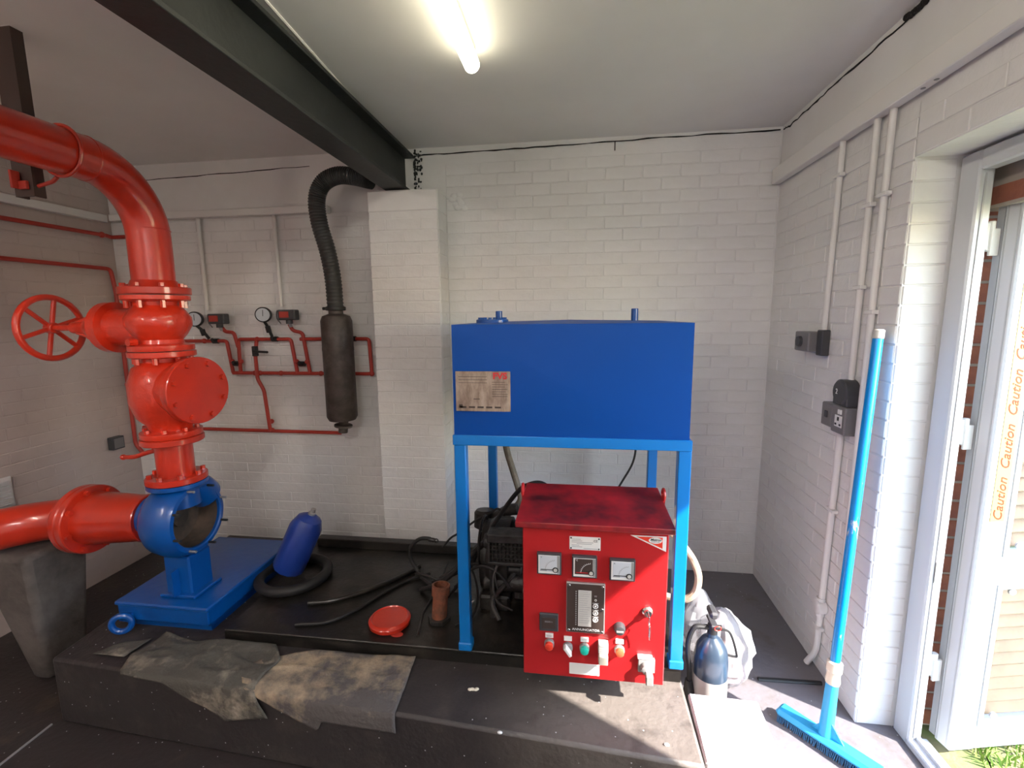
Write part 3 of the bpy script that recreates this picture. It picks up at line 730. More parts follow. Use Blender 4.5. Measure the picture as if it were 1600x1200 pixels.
obj('alternator', MB().cyl((-.40, 2.10, .62), (-.27, 2.10, .62), .055, n=22, b=.01).cyl((-.43, 2.10, .62), (-.40, 2.10, .62), .035, n=18, b=.004), M['engine_grey'], en)
obj('drive_belt', MB().torus((-.455, 2.2, .56), (1, 0, 0), .13, .007, 32, 8), M['rubber'], en)
obj('pulley', MB().lathe([(.05, 0), (.055, .004), (.045, .012), (.055, .02), (.05, .024)], (-.445, 2.2, .56), (-1, 0, 0), 24), M['engine_grey'], en)
obj('dipstick', MB().tube(spline([(-.36, 2.06, .36), (-.37, 2.04, .50), (-.33, 2.05, .60)]), .004, 6).torus((-.325, 2.05, .615), (0, 1, 0), .012, .003, 14, 6), M['zinc'], en)
# wiring mess
def cable(pts, r, m, label, name='cable', k=8, lug=None, cat='cable'):
    mb = MB().tube(spline(pts, k), r, 10)
    o = obj(name, mb, m); tag(o, label, cat)
    if lug:
        WL[o.name] = Vector(o.location)
        p, d = Vector(pts[0 if lug == 1 else -1]), Vector((1, 0, -.15)).normalized()
        obj('cable_lug', MB().torus(p+d*.022, (0, 1, 0), .010, .004, 16, 6).cyl(p-d*.02, p+d*.012, r*1.15, n=10), M['engine_grey'], o)
    return o
bpy.data.objects.remove(bq)
br = thing('radiator', 'grimy grey cooling radiator frame tucked left of the red cabinet', 'radiator', (-.27, 2.05, .60))
rd = MB().box(-.40, -.19, 2.0, 2.09, .66, .70, .004).box(-.40, -.19, 2.0, 2.09, .55, .565, .003).box(-.40, -.385, 2.0, 2.09, .565, .66, .003).box(-.205, -.19, 2.0, 2.09, .565, .66, .003)
obj('radiator_frame', rd, M['engine_grey'], br)
fn = MB()
for i in range(10): fn.box(-.378+i*.018, -.372+i*.018, 2.01, 2.08, .566, .659)
for i in range(4): fn.box(-.384, -.206, 2.005, 2.01, .582+i*.02, .585+i*.02)
obj('radiator_fins', fn, M['engine_grey'], br)
obj('radiator_core', MB().box(-.384, -.206, 2.03, 2.07, .566, .659), M['engine'], br)
obj('support_post', MB().box(-.395, -.375, 2.03, 2.06, .2605, .55).box(-.215, -.195, 2.03, 2.06, .2605, .55), M['engine'], br)

cable([(-.62, 2.24, .275), (-.56, 2.17, .36), (-.482, 2.15, .52), (-.398, 2.12, .675), (-.333, 2.09, .785), (-.265, 2.02, .895), (-.221, 2.0, .941), (-.163, 2.0, .960), (-.12, 2.0, .942), (-.103, 1.99, .890), (-.10, 1.98, .82)], .0105, M['rubber'], 'thick black cable arching up over the back of the red cabinet lid')
cable([(-.775, 2.35, .478), (-.80, 2.35, .485), (-.851, 2.35, .478), (-.900, 2.35, .430), (-.905, 2.35, .36), (-.86, 2.33, .30), (-.80, 2.28, .275), (-.72, 2.22, .272)], .0105, M['rubber'], 'thick black battery cable with ring lug curling up off the skid', lug=1)
cable([(-.74, 2.42, .40), (-.69, 2.42, .46), (-.633, 2.40, .505), (-.533, 2.40, .586), (-.461, 2.40, .623), (-.414, 2.40, .655), (-.372, 2.40, .612), (-.355, 2.40, .52)], .006, M['rubber'], 'thin black cable sagging from the skid to the rear blue leg')
cable([(-.80, 2.20, .272), (-.70, 2.16, .33), (-.60, 2.14, .42), (-.50, 2.13, .53), (-.43, 2.12, .60), (-.34, 2.10, .64)], .014, M['rubber'], 'black corrugated loom sleeve sweeping up behind the front blue leg', 'cable_sleeve')
cable([(-.66, 2.10, .268), (-.585, 2.08, .36), (-.52, 2.06, .46), (-.44, 2.04, .52), (-.36, 2.03, .50), (-.30, 2.04, .42)], .007, M['rubber'], 'thin black cable hanging in a loop before the drive belt')
cable([(-.72, 2.30, .275), (-.64, 2.30, .34), (-.56, 2.28, .43), (-.48, 2.24, .52), (-.42, 2.2, .56)], .017, M['rubber'], 'black corrugated loom sleeve rising beside the front blue leg', 'cable_sleeve')
cable([(-.76, 2.28, .27), (-.68, 2.22, .33), (-.58, 2.18, .40), (-.50, 2.12, .48), (-.40, 2.10, .50), (-.33, 2.12, .46)], .008, M['rubber'], 'black cable drooping across the front of the engine')
cable([(-.60, 2.24, .44), (-.52, 2.2, .40), (-.47, 2.1, .33), (-.48, 2.0, .28), (-.55, 1.95, .268)], .006, M['rubber'], 'black wire trailing down onto the skid inside the blue leg')
cable([(-.86, 2.30, .30), (-.80, 2.27, .315), (-.72, 2.25, .30), (-.66, 2.2, .27)], .008, M['rubber'], 'short black cable end lying left of the front blue leg')
cable([(-1.30, 1.86, .268), (-1.15, 1.90, .270), (-1.05, 2.02, .270), (-.98, 2.16, .270), (-.90, 2.28, .270), (-.80, 2.36, .272)], .008, M['rubber'], 'dusty black hose lying flat across the dark skid', 'hose', cat='hose')
cable([(-1.33, 2.02, .272), (-1.2, 2.06, .273), (-1.06, 2.18, .273), (-.94, 2.32, .273), (-.88, 2.42, .274)], .012, M['skid'], 'second dusty hose lying nearer the back wall on the skid', 'hose', cat='hose')
cable([(-.385, 2.40, 1.185), (-.365, 2.41, 1.0), (-.335, 2.42, .88), (-.300, 2.42, .76), (-.292, 2.42, .70), (-.34, 2.42, .64), (-.40, 2.40, .58), (-.42, 2.38, .52)], .018, M['hose_grey'], 'grey-brown fuel hose dropping from under the tank to the engine', 'hose', cat='hose')
cable([(.318, 2.40, 1.185), (.315, 2.41, 1.03), (.30, 2.42, .93), (.25, 2.42, .83), (.20, 2.42, .74)], .0055, M['rubber'], 'thin black pipe curving down from the right underside of the tank', 'pipe', cat='pipe')
cable([(.33, 2.02, .80), (.42, 1.99, .76), (.475, 1.98, .70), (.515, 1.98, .64), (.538, 1.98, .57), (.530, 1.98, .50), (.490, 1.98, .46), (.43, 2.0, .45), (.34, 2.05, .45)], .016, M['hose_beige'], 'beige hose looping out past the right blue leg', 'hose', cat='hose')
cable([(.362, 1.96, .90), (.385, 1.95, .80), (.372, 1.95, .66), (.388, 1.95, .52), (.375, 1.95, .38), (.38, 1.96, .29)], .010, M['hose_beige'], 'narrow beige hose hanging between red cabinet and right blue leg', 'hose', cat='hose')
cable([(-.50, 2.05, .275), (-.53, 2.02, .30), (-.50, 1.98, .34), (-.46, 1.98, .38)], .004, M['zinc'], 'thin pale wire curling up beside the rusty pipe stub')

# ------------------------------------------------------------------ riser stack (vertical, x=-1.92, y=1.95)
RX, RY = -1.92, 1.95
def flange(mb, z, r=.138, t=.028, ax=(0, 0, 1), c=None, n=40):
    c = c or (RX, RY, z); return mb.lathe([(r-.004, 0), (r, .004), (r, t-.004), (r-.004, t)], c, ax, n)
def bolts(parent, c, ax, R, n, r, t0, t1, m, off=.0, name='bolt'):
    d, u, v = frame(ax); c = Vector(c)
    for i in range(n):
        a = 2*pi*i/n+off; p = c+(u*cos(a)+v*sin(a))*R
        obj(name, MB().cyl(p+d*t0, p+d*t1, r, n=6), m, parent)
up = thing('riser_elbow_pipe', 'large red pipe rising from the gate valve and bending toward the viewer', 'pipe', (RX, RY, 1.845))
path = [(RX, RY, 1.87), (RX, RY, 2.07)]
for i in range(1, 13):
    a = pi/2*i/12; path.append((RX, RY-.26+.26*cos(a), 2.07+.26*sin(a)))
path += [(RX, 1.5, 2.33), (RX, .8, 2.33), (RX, -1.2, 2.33), (RX, YF+.01, 2.33)]
obj('pipe', MB().tube(path, .084, 36), M['red_pipe'], up)
obj('weld_ring', MB().torus((RX, RY, 2.10), (0, 0, 1), .083, .0035, 36, 8), M['red_pipe'], up)
obj('weld_ring', MB().torus((RX, 1.70, 2.33), (0, 1, 0), .083, .0035, 36, 8), M['red_pipe'], up)
fl = MB(); flange(fl, 1.812, .140, .034); fl.lathe([(.10, 0), (.088, .03)], (RX, RY, 1.846), (0, 0, 1), 36)
fl = obj('flange', fl, M['red_pipe'], up)
bolts(fl, (RX, RY, 1.812), (0, 0, 1), .117, 8, .012, .032, .050, M['red_pipe'], .2)
ub = thing('pipe_clamp', 'thin bright red U-bolt clamp round the overhead red pipe', 'clamp', (RX, 1.60, 2.24))
cl_ = MB().torus((RX, 1.615, 2.33), (0, 1, 0), .091, .0065, 40, 8)
obj('u_bolt', cl_, M['red_pipe'], ub)
obj('clamp_arm', MB().tube(rounded([(RX-.03, 1.615, 2.237), (RX-.05, 1.615, 2.222), (-2.085, 1.625, 2.205)], .02), .007, 8), M['red_thin'], ub)
obj('clamp_bracket', MB().box(-2.105, -2.06, 1.590, 1.602, 2.195, 2.225, .002).box(-2.105, -2.095, 1.57, 1.602, 2.195, 2.26, .002), M['red_thin'], ub)
st = obj('hanging_strut', MB().box(-2.13, -2.045, 1.603, 1.611, 2.17, CZ).box(-2.13, -2.122, 1.611, 1.645, 2.17, CZ).box(-2.053, -2.045, 1.611, 1.645, 2.17, CZ), M['strut'])
tag(st, 'dark brown steel channel strut hanging from the ceiling behind the red pipe', 'strut')

gv = thing('gate_valve', 'red cast gate valve with side handwheel below the bent pipe', 'valve', (RX, RY, 1.53))
b_ = MB().lathe([(.128, 0), (.130, .004), (.130, .024), (.092, .032), (.088, .05), (.108, .075), (.130, .115), (.130, .15), (.108, .185), (.09, .205), (.092, .222), (.128, .228), (.134, .232), (.134, .250)], (RX, RY, 1.558), (0, 0, 1), 40)
gvb = obj('valve_body', b_, M['red_valve'], gv)
bolts(gvb, (RX, RY, 1.808), (0, 0, 1), .112, 8, .011, -.055, -.020, M['red_valve'], .2)
bn = MB().lathe([(.085, .05), (.085, .20), (.088, .215), (.118, .22), (.118, .262), (.09, .27), (.075, .32), (.05, .35), (.045, .37)], (RX, RY, 1.665), (-1, 0, 0), 32)
bn = obj('bonnet', bn, M['red_valve'], gv)
bolts(bn, (RX-.262, RY, 1.665), (-1, 0, 0), .103, 8, .010, 0, .014, M['red_valve'], .35)
yk = MB().cyl((RX-.35, RY, 1.665), (RX-.46, RY, 1.665), .036, .028, n=20)
for s in (-1, 1): yk.tube([(RX-.28, RY, 1.665+s*.055), (RX-.36, RY, 1.665+s*.045), (RX-.44, RY, 1.665+s*.02)], .014, 10)
obj('yoke', yk, M['red_valve'], gv)
obj('stem', MB().cyl((RX-.45, RY, 1.665), (RX-.61, RY, 1.665), .014, n=14), M['red_valve'], gv)
wx = RX-.585
hw = MB().torus((wx, RY, 1.665), (1, 0, 0), .146, .0145, 44, 12).cyl((wx-.02, RY, 1.665), (wx+.022, RY, 1.665), .026, n=20, b=.003)
for i in range(6):
    a = radians(18+60*i); hw.tube([(wx, RY+.02*cos(a), 1.665+.02*sin(a)), (wx, RY+.143*cos(a), 1.665+.143*sin(a))], .0105, 10)
obj('handwheel', hw, M['red_valve'], gv, 'spoked red handwheel')
obj('drain_plug', MB().cyl((RX-.03, RY-.10, 1.60), (RX-.035, RY-.135, 1.60), .016, n=8), M['red_valve'], gv)

cv = thing('check_valve', 'red check valve with round bolted cover plate beneath the gate valve', 'valve', (RX, RY, 1.12))
b_ = MB().lathe([(.124, 0), (.126, .004), (.126, .026), (.088, .034), (.095, .06), (.13, .10), (.15, .17), (.15, .26), (.125, .33), (.092, .355), (.092, .372), (.130, .378), (.134, .382), (.134, .404)], (RX, RY, 1.150), (0, 0, 1), 40)
cvb = obj('valve_body', b_, M['red_valve'], cv)
bolts(cvb, (RX, RY, 1.545), (0, 0, 1), .112, 8, .011, -.048, -.016, M['red_valve'], .5)
bolts(cvb, (RX, RY, 1.176), (0, 0, 1), .106, 8, .011, 0, .018, M['red_valve'], .5)
ca = Vector((cos(radians(-10)), sin(radians(-10)), 0)); cc = Vector((RX, RY, 1.375))
obj('cover_neck', MB().lathe([(.125, .02), (.125, .155), (.128, .16), (.150, .162), (.152, .165), (.152, .184)], cc, ca, 44), M['red_valve'], cv)
cvp = obj('cover_plate', MB().lathe([(.152, .1845), (.154, .187), (.154, .204), (.151, .207)], cc, ca, 48), M['red_pipe'], cv, 'flat round red cover plate')
bolts(cvp, cc, ca, .128, 8, .0125, .206, .222, M['red_pipe'], radians(22))

sp_ = thing('spool_piece', 'short red flanged pipe with tap lever between check valve and blue pump', 'pipe', (RX, RY, .93))
b_ = MB(); flange(b_, 1.118, .130, .03); b_.lathe([(.078, 0), (.078, .19)], (RX, RY, .94), (0, 0, 1), 32); flange(b_, .925, .128, .030)
spb = obj('pipe', b_, M['red_pipe'], sp_)
bolts(spb, (RX, RY, .953), (0, 0, 1), .108, 8, .012, .0, .02, M['red_pipe'], .1)
obj('tap_lever', MB().tube(spline([(RX-.07, RY, 1.075), (RX-.14, RY, 1.06), (RX-.22, RY, 1.035), (RX-.28, RY, 1.03)]), .011, 10).ell((RX-.285, RY, 1.03), (.016, .014, .014), 12, 8), M['red_pipe'], sp_)
obj('tap_body', MB().cyl((RX-.06, RY, 1.08), (RX-.10, RY, 1.08), .022, n=14), M['red_pipe'], sp_)

# ------------------------------------------------------------------ blue pump
pu = thing('blue_pump', 'blue centrifugal pump with open round casing on a blue base plate', 'pump', (RX, 2.1, .2))
obj('base_plate', MB().box(-2.20, -1.70, 1.80, 2.48, .335, .355, .006).box(-2.19, -1.71, 1.81, 1.825, .262, .336, .002).box(-1.725, -1.71, 1.825, 2.46, .262, .336).box(-2.19, -2.175, 1.825, 2.46, .262, .336), M['blue'], pu)
obj('base_rail', MB().box(-2.16, -1.74, 1.86, 2.44, .2005, .262), M['blue'], pu)
pz, px_ = .735, -1.905
vc = MB().lathe([(.13, -.12), (.155, -.105), (.180, -.07), (.190, -.02), (.187, .03), (.172, .065), (.165, .075), (.148, .078), (.142, .072), (.140, .0), (.128, -.04), (.10, -.05), (0, -.055)], (px_, RY, pz), (1, 0, 0), 48, cap=False)
vc.lathe([(.0, -.125), (.13, -.12)], (px_, RY, pz), (1, 0, 0), 48, cap=False)
vc = obj('volute_casing', vc, M['blue'], pu, ang=30)
obj('impeller_cavity', MB().lathe([(.1395, .06), (.1385, .0), (.126, -.036), (.05, -.046), (.045, -.02), (.0, -.018)], (px_, RY, pz), (1, 0, 0), 40, cap=False), M['inside'], pu, 'dark rust-brown inside of the open casing')
dn = MB().tube([(RX, RY-.0, .80), (RX, RY, .90)], .09, 28); dn.lathe([(.124, 0), (.127, .004), (.127, .022)], (RX, RY, .9015), (0, 0, 1), 36)
dn.tube(spline([(px_, RY+.14, .80), (px_+.005, RY+.08, .86), (RX, RY+.02, .895)]), .075, 20)
obj('discharge_neck', dn, M['blue'], pu)
d_, u_, v_ = frame((1, 0, 0))
for i in range(8):
    a = 2*pi*i/8+.3; p = Vector((px_, RY, pz))+(u_*cos(a)+v_*sin(a))*.157
    obj('stud', MB().cyl(p+Vector((.06, 0, 0)), p+Vector((.112, 0, 0)), .006, n=10), M['steel_dark'] if i % 3 else M['zinc'], pu)
obj('support_foot', MB().box(px_-.08, px_+.06, RY-.07, RY+.07, .356, .56, .008).box(px_-.10, px_+.09, RY-.09, RY+.09, .3555, .372, .004).box(px_-.01, px_+.0, RY-.11, RY-.06, .372, .50), M['blue'], pu)
obj('lifting_eye', MB().torus((-2.14, 1.775, .262), (.5, -1, 0), .040, .014, 28, 10).box(-2.17, -2.11, 1.79, 1.81, .262, .30), M['blue'], pu)
obj('suction_neck', MB().cyl((px_-.115, RY, pz), (px_-.18, RY, pz), .10, n=32), M['blue'], pu)

sc_ = thing('suction_pipe', 'large red suction pipe with flange entering the blue pump from the left', 'pipe', (-2.5, 1.95, .55))
b_ = MB().lathe([(.115, 0), (.118, .004), (.118, .024), (.112, .028), (.114, .05), (.134, .36)], (px_-.181, RY, .722), (-1, 0, -.05), 36)
b_.lathe([(.166, 0), (.170, .005), (.170, .030), (.166, .034)], (-2.415, RY, .70), (-1, 0, 0), 44)
fl_ = obj('pipe_reducer', b_, M['red_pipe'], sc_)
obj('pipe_flange', MB().lathe([(.166, 0), (.170, .005), (.170, .030), (.166, .034), (.12, .036)], (-2.4505, RY, .70), (-1, 0, 0), 44), M['red_pipe'], sc_)
bolts(fl_, (-2.415, RY, .70), (1, 0, 0), .148, 8, .013, 0, .018, M['red_pipe'], .2)
obj('pipe_bend', MB().tube(spline([(-2.48, RY, .70), (-2.58, RY-.015, .70), (-2.70, RY-.09, .70), (-2.79, RY-.22, .70), (-2.83, RY-.40, .70), (-2.84, RY-.8, .70), (-2.84, RY-1.6, .70)]), .098, 32), M['red_pipe'], sc_)
obj('weld_ring', MB().torus((-2.575, RY-.012, .70), (-1, -.2, 0), .100, .004, 32, 8), M['red_pipe'], sc_)
mb = MB(); V = [(-2.74, 1.80, -.12), (-2.64, 1.80, -.12), (-2.64, 2.0, -.12), (-2.74, 2.0, -.12), (-2.90, 1.74, .585), (-2.58, 1.74, .585), (-2.58, 2.04, .585), (-2.90, 2.04, .585)]
mb.add(V, [(0, 3, 2, 1), (4, 5, 6, 7), (0, 1, 5, 4), (1, 2, 6, 5), (2, 3, 7, 6), (3, 0, 4, 7)])
o = obj('pipe_support_pier', mb, M['pier']); tag(o, 'tapering grey concrete pier under the red suction pipe', 'pier')
bv = o.modifiers.new('bevel', 'BEVEL'); bv.width = .03; bv.segments = 3

# ------------------------------------------------------------------ thin red pipes
def pipe_thing(label, pts, r=.0135, rr=.03, m='red_thin', name='pipe', clips=()):
    t = thing(name, label, 'pipe', pts[0])
    obj('tube', MB().tube(rounded(pts, rr), r, 12), M[m], t)
    for c in clips: obj('coupling', MB().ell(c, (r*1.5, r*1.5, r*1.5), 12, 8), M[m], t)
    return t
pipe_thing('thin red pipe high on the left wall just below the white trunking', [(-3.27, 1.0, 2.287), (-3.27, 2.98, 2.287), (-3.27, 3.02, 2.28), (-2.9, 3.02, 2.28)], clips=[(-3.27, 2.95, 2.287)])
pipe_thing('thin red pipe along the left wall turning down in the corner', [(-3.27, 1.0, 2.058), (-3.27, 2.98, 2.058), (-3.262, 2.99, 1.9), (-3.262, 2.99, .78), (-3.2, 2.99, .70)], clips=[(-3.262, 2.99, 1.23)])
YP = 3.012
mf = thing('gauge_manifold', 'looped thin red test pipes with black taps on the back wall', 'pipework', (-2.0, YP, 1.31))
def mtube(pts, r=.0125, rr=.022): return MB().tube(rounded(pts, rr), r, 12)
obj('tube', mtube([(-2.78, YP, 1.545), (-2.445, YP, 1.545), (-2.418, YP, 1.32)]), M['red_thin'], mf)
obj('tube', mtube([(-2.42, YP, 1.318), (-1.378, YP, 1.318), (-1.385, YP, 1.556), (-1.885, YP, 1.556)]), M['red_thin'], mf)
obj('tube', mtube([(-2.36, YP, 1.318), (-2.355, YP, 1.556), (-1.955, YP, 1.556), (-1.925, YP, 1.318)]), M['red_thin'], mf)
obj('tube', mtube([(-1.83, YP, 1.318), (-1.865, YP, 1.60), (-1.93, YP-.01, 1.615), (-1.945, YP-.02, 1.66)]), M['red_thin'], mf)
obj('tube', mtube([(-2.36, YP, 1.50), (-2.38, YP-.005, 1.605), (-2.44, YP-.01, 1.61), (-2.455, YP-.02, 1.64)]), M['red_thin'], mf)
obj('tube', mtube([(-2.215, YP-.0, 1.55), (-2.212, YP-.03, 1.44), (-2.212, YP-.03, 1.28), (-2.17, YP-.03, 1.20), (-2.155, YP-.02, .905)]), M['red_thin'], mf)
obj('tube', mtube([(-3.2, YP, .905), (-1.63, YP, .897)]), M['red_thin'], mf)
for (x, z) in ((-2.418, 1.40), (-2.35, 1.40), (-1.925, 1.40), (-1.845, 1.40), (-2.25, 1.318), (-2.05, 1.318), (-1.75, 1.318), (-2.155, .97), (-2.155, .905), (-2.21, 1.318), (-1.378, 1.318), (-2.21, 1.556), (-2.62, 1.545)):
    obj('coupling', MB().ell((x, YP, z), (.018, .018, .018), 12, 8), M['red_thin'], mf)
def tap(p, d=(0, -1, 0)):
    q = Vector(p); t = obj('tap', MB().cyl(q+Vector((-.022, 0, 0)), q+Vector((.022, 0, 0)), .018, n=8).cyl(q, q+Vector((0, -.035, .012)), .012, n=10), M['black'], mf, 'black tap')
    return t
t = tap((-2.53, YP, 1.545)); t = tap((-2.075, YP, 1.558)); t = tap((-1.50, YP, 1.557)); t = tap((-2.385, YP, 1.385)); t = tap((-1.885, YP, 1.385))
lv = obj('lever_tap', MB().box(-2.228, -2.196, YP-.045, YP-.012, 1.44, 1.51, .004).tube([(-2.21, YP-.05, 1.475), (-2.15, YP-.055, 1.472), (-2.10, YP-.055, 1.470)], .008, 8), M['black'], mf, 'black lever tap')
def pgauge(x, z, sx, sz, label):
    t = thing('pressure_gauge', label, 'gauge', (sx, YP, sz))
    c = Vector((x, YP-.055, z))
    obj('stem', MB().tube([(sx, YP, sz), ((sx+x)/2, YP-.02, (sz+z)/2-.01), (x+.0, YP-.045, z-.04)], .010, 10).cyl(((sx*.6+x*.4), YP-.015, sz*.6+z*.4-.03), ((sx*.5+x*.5), YP-.025, sz*.45+z*.55-.01), .017, n=10), M['black'], t)
    cs = obj('case', MB().lathe([(.048, 0), (.052, .006), (.052, .028), (.046, .032), (.046, .026)], c+Vector((0, .02, 0)), (.35, -1, 0), 30, cap=True), M['black'], t)
    d = Vector((.35, -1, 0)).normalized(); fc = c+Vector((0, .02, 0))+d*.0325
    obj('dial_face', MB().lathe([(.044, 0), (.044, .001)], fc, d, 28), M['face_white'], t)
    obj('needle', MB().tube([fc+d*.002+Vector((0, 0, -.01)), fc+d*.002+Vector((.002, 0, .032))], .002, 5), M['text_black'], t)
pgauge(-2.635, 1.70, -2.58, 1.56, 'small round pressure gauge nearest the red gate valve')
pgauge(-2.115, 1.725, -2.095, 1.575, 'small round pressure gauge right of centre on the red test pipes')
def pswitch(x, z, label):
    t = thing('pressure_switch', label, 'switch', (x, YP, z-.04))
    obj('switch_body', MB().box(x-.062, x+.062, YP-.075, YP-.015, z-.035, z+.035, .006).cyl((x, YP-.04, z-.034), (x, YP-.04, z-.06), .022, n=14), M['box_dark'], t)
    obj('switch_label', MB().box(x-.048, x+.020, YP-.0765, YP-.0748, z-.018, z+.022), M['red_thin'], t)
    obj('outlet', MB().cyl((x+.0, YP-.035, z-.058), (x+.0, YP-.025, z-.080), .011, n=10), M['zinc'], t)
    obj('wire_loop', MB().tube(spline([(x-.062, YP-.03, z+.01), (x-.09, YP-.03, z+.03), (x-.11, YP-.01, z-.02), (x-.09, YP-.0, z-.06)]), .004, 6), M['box_grey'], t)
pswitch(-2.455, 1.70, 'black pressure switch with red label beside the left gauge')
pswitch(-1.93, 1.722, 'black pressure switch with red label beside the right gauge')

# ------------------------------------------------------------------ exhaust silencer and flexible hose
si = thing('exhaust_silencer', 'dark brown cylindrical exhaust silencer hanging before the back wall', 'silencer', (-1.53, 2.86, .95))
obj('silencer_can', MB().lathe([(.03, 0), (.085, .012), (.097, .035), (.097, .66), (.085, .69), (.045, .705), (.045, .75)], (-1.525, 2.85, 1.02), (0, 0, 1), 36), M['silencer'], si)
obj('seam_band', MB().lathe([(.0982, 0), (.0982, .02)], (-1.525, 2.85, 1.49), (0, 0, 1), 36), M['silencer'], si)
obj('tail_outlet', MB().lathe([(.03, 0), (.03, .03), (.058, .04), (.058, .052), (.03, .06), (.032, .09)], (-1.528, 2.85, .945), (.12, 0, 1), 26), M['silencer'], si)
obj('clamp_band', MB().lathe([(.056, 0), (.062, .004), (.062, .022), (.056, .026)], (-1.525, 2.85, 1.745), (0, 0, 1), 28).cyl((-1.60, 2.83, 1.758), (-1.56, 2.83, 1.758), .010, n=8), M['steel_dark'], si)
pth = spline([(-1.525, 2.85, 1.765), (-1.530, 2.85, 1.95), (-1.555, 2.85, 2.12), (-1.59, 2.84, 2.28), (-1.592, 2.83, 2.42), (-1.545, 2.83, 2.515), (-1.45, 2.83, 2.555), (-1.34, 2.83, 2.545), (-1.26, 2.83, 2.525), (-1.225, 2.83, 2.518)], 70)
hz_ = MB().tube(pth, .048, 20, rf=lambda t: .050+.0022*sin(t*2*pi*75))
fh = obj('flexible_exhaust_hose', hz_, M['flex']); tag(fh, 'ribbed dark grey exhaust hose arching up from the silencer to the beam end', 'hose')

# ------------------------------------------------------------------ trunking, conduits
def trunk(label, *bx):
    t = MB()
    for b in bx: t.box(*b, .003)
    o = obj('cable_trunking', t, M['trunk']); return tag(o, label, 'trunking')
trunk('white square cable trunking along the left wall', (XL+.003, XL+.05, YF+.05, 2.99, 2.375, 2.425))
trunk('white cable trunking along the back wall left of the silencer', (XL+.055, -1.62, 2.99, 3.045, 2.385, 2.43))
tr = trunk('white cable trunking running up the right wall to above the door', (XR-.048, XR-.004, -1.5, 3.04, 2.44, 2.525))
WL[tr.name] = Vector(tr.location)
obj('screw_hole', MB().cyl((XR-.026, 1.86, 2.4405), (XR-.026, 1.86, 2.438), .007, n=12).cyl((XR-.026, 1.80, 2.4405), (XR-.026, 1.80, 2.438), .007, n=12), M['text_grey'], tr)
def conduit(pts, label, clips=(), r=.0125, normal=(-1, 0, 0), rr=.02):
    t = thing('conduit', label, 'conduit', pts[-1])
    obj('tube', MB().tube(rounded(pts, rr), r, 12), M['trunk'], t)
    for c in clips:
        c = Vector(c); n = Vector(normal); s = n.cross(Vector((0, 0, 1)))
        q = Vector((abs(s.x), abs(s.y), 0)); a = c-q*.03-n*.010; b_ = c+q*.03+n*.014
        obj('saddle_clip', MB().box(a.x, b_.x, a.y, b_.y, c.z-.008, c.z+.008, .002), M['trunk'], t)
conduit([(-2.58, 3.02, 2.385), (-2.58, 3.02, 1.76)], 'thin white conduit dropping to the left gauge and switch')
conduit([(-2.015, 3.02, 2.385), (-2.012, 3.02, 1.78)], 'thin white conduit dropping to the right gauge and switch')
XC = XR-.018
conduit([(XC, 2.352, 2.44), (XC, 2.378, 1.61)], 'white wall conduit dropping to the grey isolator box', [(XC, 2.358, 2.30)])
conduit([(XC, 2.112, 2.44), (XC, 2.128, 1.40)], 'white wall conduit, middle one, ending at the black round box', [(XC, 2.116, 2.12), (XC, 2.126, 1.80)])
conduit([(XC, 2.02, 2.44), (XC, 2.03, 1.9), (XC, 2.05, .02)], 'white wall conduit nearest the doorway, behind the broom pole', [(XC, 2.025, 2.14), (XC, 2.033, 1.70)])
conduit([(XC, 2.165, 1.20), (XC, 2.192, .40), (XC, 2.20, .10), (XC-.02, 2.235, .012)], 'white wall conduit from the sockets down to the floor', [(XC, 2.175, .82), (XC, 2.197, .23)], r=.014, rr=.07)
o = obj('conduit_box', MB().lathe([(.034, 0), (.034, .034), (.028, .037)], (XR-.004, 2.195, .335), (-1, 0, 0), 22).cyl((XR-.02, 2.195, .38), (XR-.02, 2.195, .29), .019, n=14), M['trunk']); tag(o, 'round white conduit box low on the right wall', 'box')
def wbox(y0, y1, z0, z1, d, m, label, name, cat='switch'):
    t = thing(name, label, cat, (XR-.002, (y0+y1)/2, z0)); obj('case', MB().box(XR-d, XR-.003, y0, y1, z0, z1, .005), M[m], t); return t
t = wbox(2.395, 2.535, 1.515, 1.61, .075, 'box_grey', 'grey-brown isolator box on the right wall above the sockets', 'isolator_box')
obj('rotary_knob', MB().lathe([(.026, 0), (.024, .014)], (XR-.075, 2.475, 1.562), (-1, 0, 0), 20), M['box_dark'], t)
obj('back_box', MB().box(XR-.04, XR-.003, 2.345, 2.394, 1.50, 1.62, .004), M['box_dark'], t)
t = wbox(2.185, 2.275, 1.195, 1.30, .05, 'box_grey', 'grey metal switch box left of the socket', 'wall_switch')
obj('rocker', MB().box(XR-.056, XR-.05, 2.218, 2.240, 1.235, 1.265, .002), M['box_dark'], t)
t = wbox(2.075, 2.180, 1.185, 1.305, .055, 'box_grey', 'grey metal power socket beside the broom pole', 'power_socket', 'socket')
obj('socket_insert', MB().box(XR-.0565, XR-.054, 2.095, 2.150, 1.215, 1.265, .001), M['white'], t)
obj('socket_slot', MB().box(XR-.058, XR-.056, 2.116, 2.128, 1.242, 1.258).box(XR-.058, XR-.056, 2.100, 2.112, 1.222, 1.230).box(XR-.058, XR-.056, 2.132, 2.144, 1.222, 1.230), M['text_black'], t)
obj('rocker', MB().box(XR-.060, XR-.054, 2.10, 2.125, 1.272, 1.292, .001), M['white'], t)
rj = thing('round_junction_box', 'round-topped black switch box above the power socket', 'switch', (XR-.002, 2.13, 1.30))
obj('case', MB().lathe([(.055, 0), (.055, .05), (.048, .056)], (XR-.004, 2.128, 1.365), (-1, 0, 0), 28).box(XR-.054, XR-.004, 2.075, 2.183, 1.308, 1.362, .004), M['box_dark'], rj)
text('lettering', '2', M['text_white'], rj, (XR-.0605, 2.145, 1.365), .032, ux=(0, -1, 0))
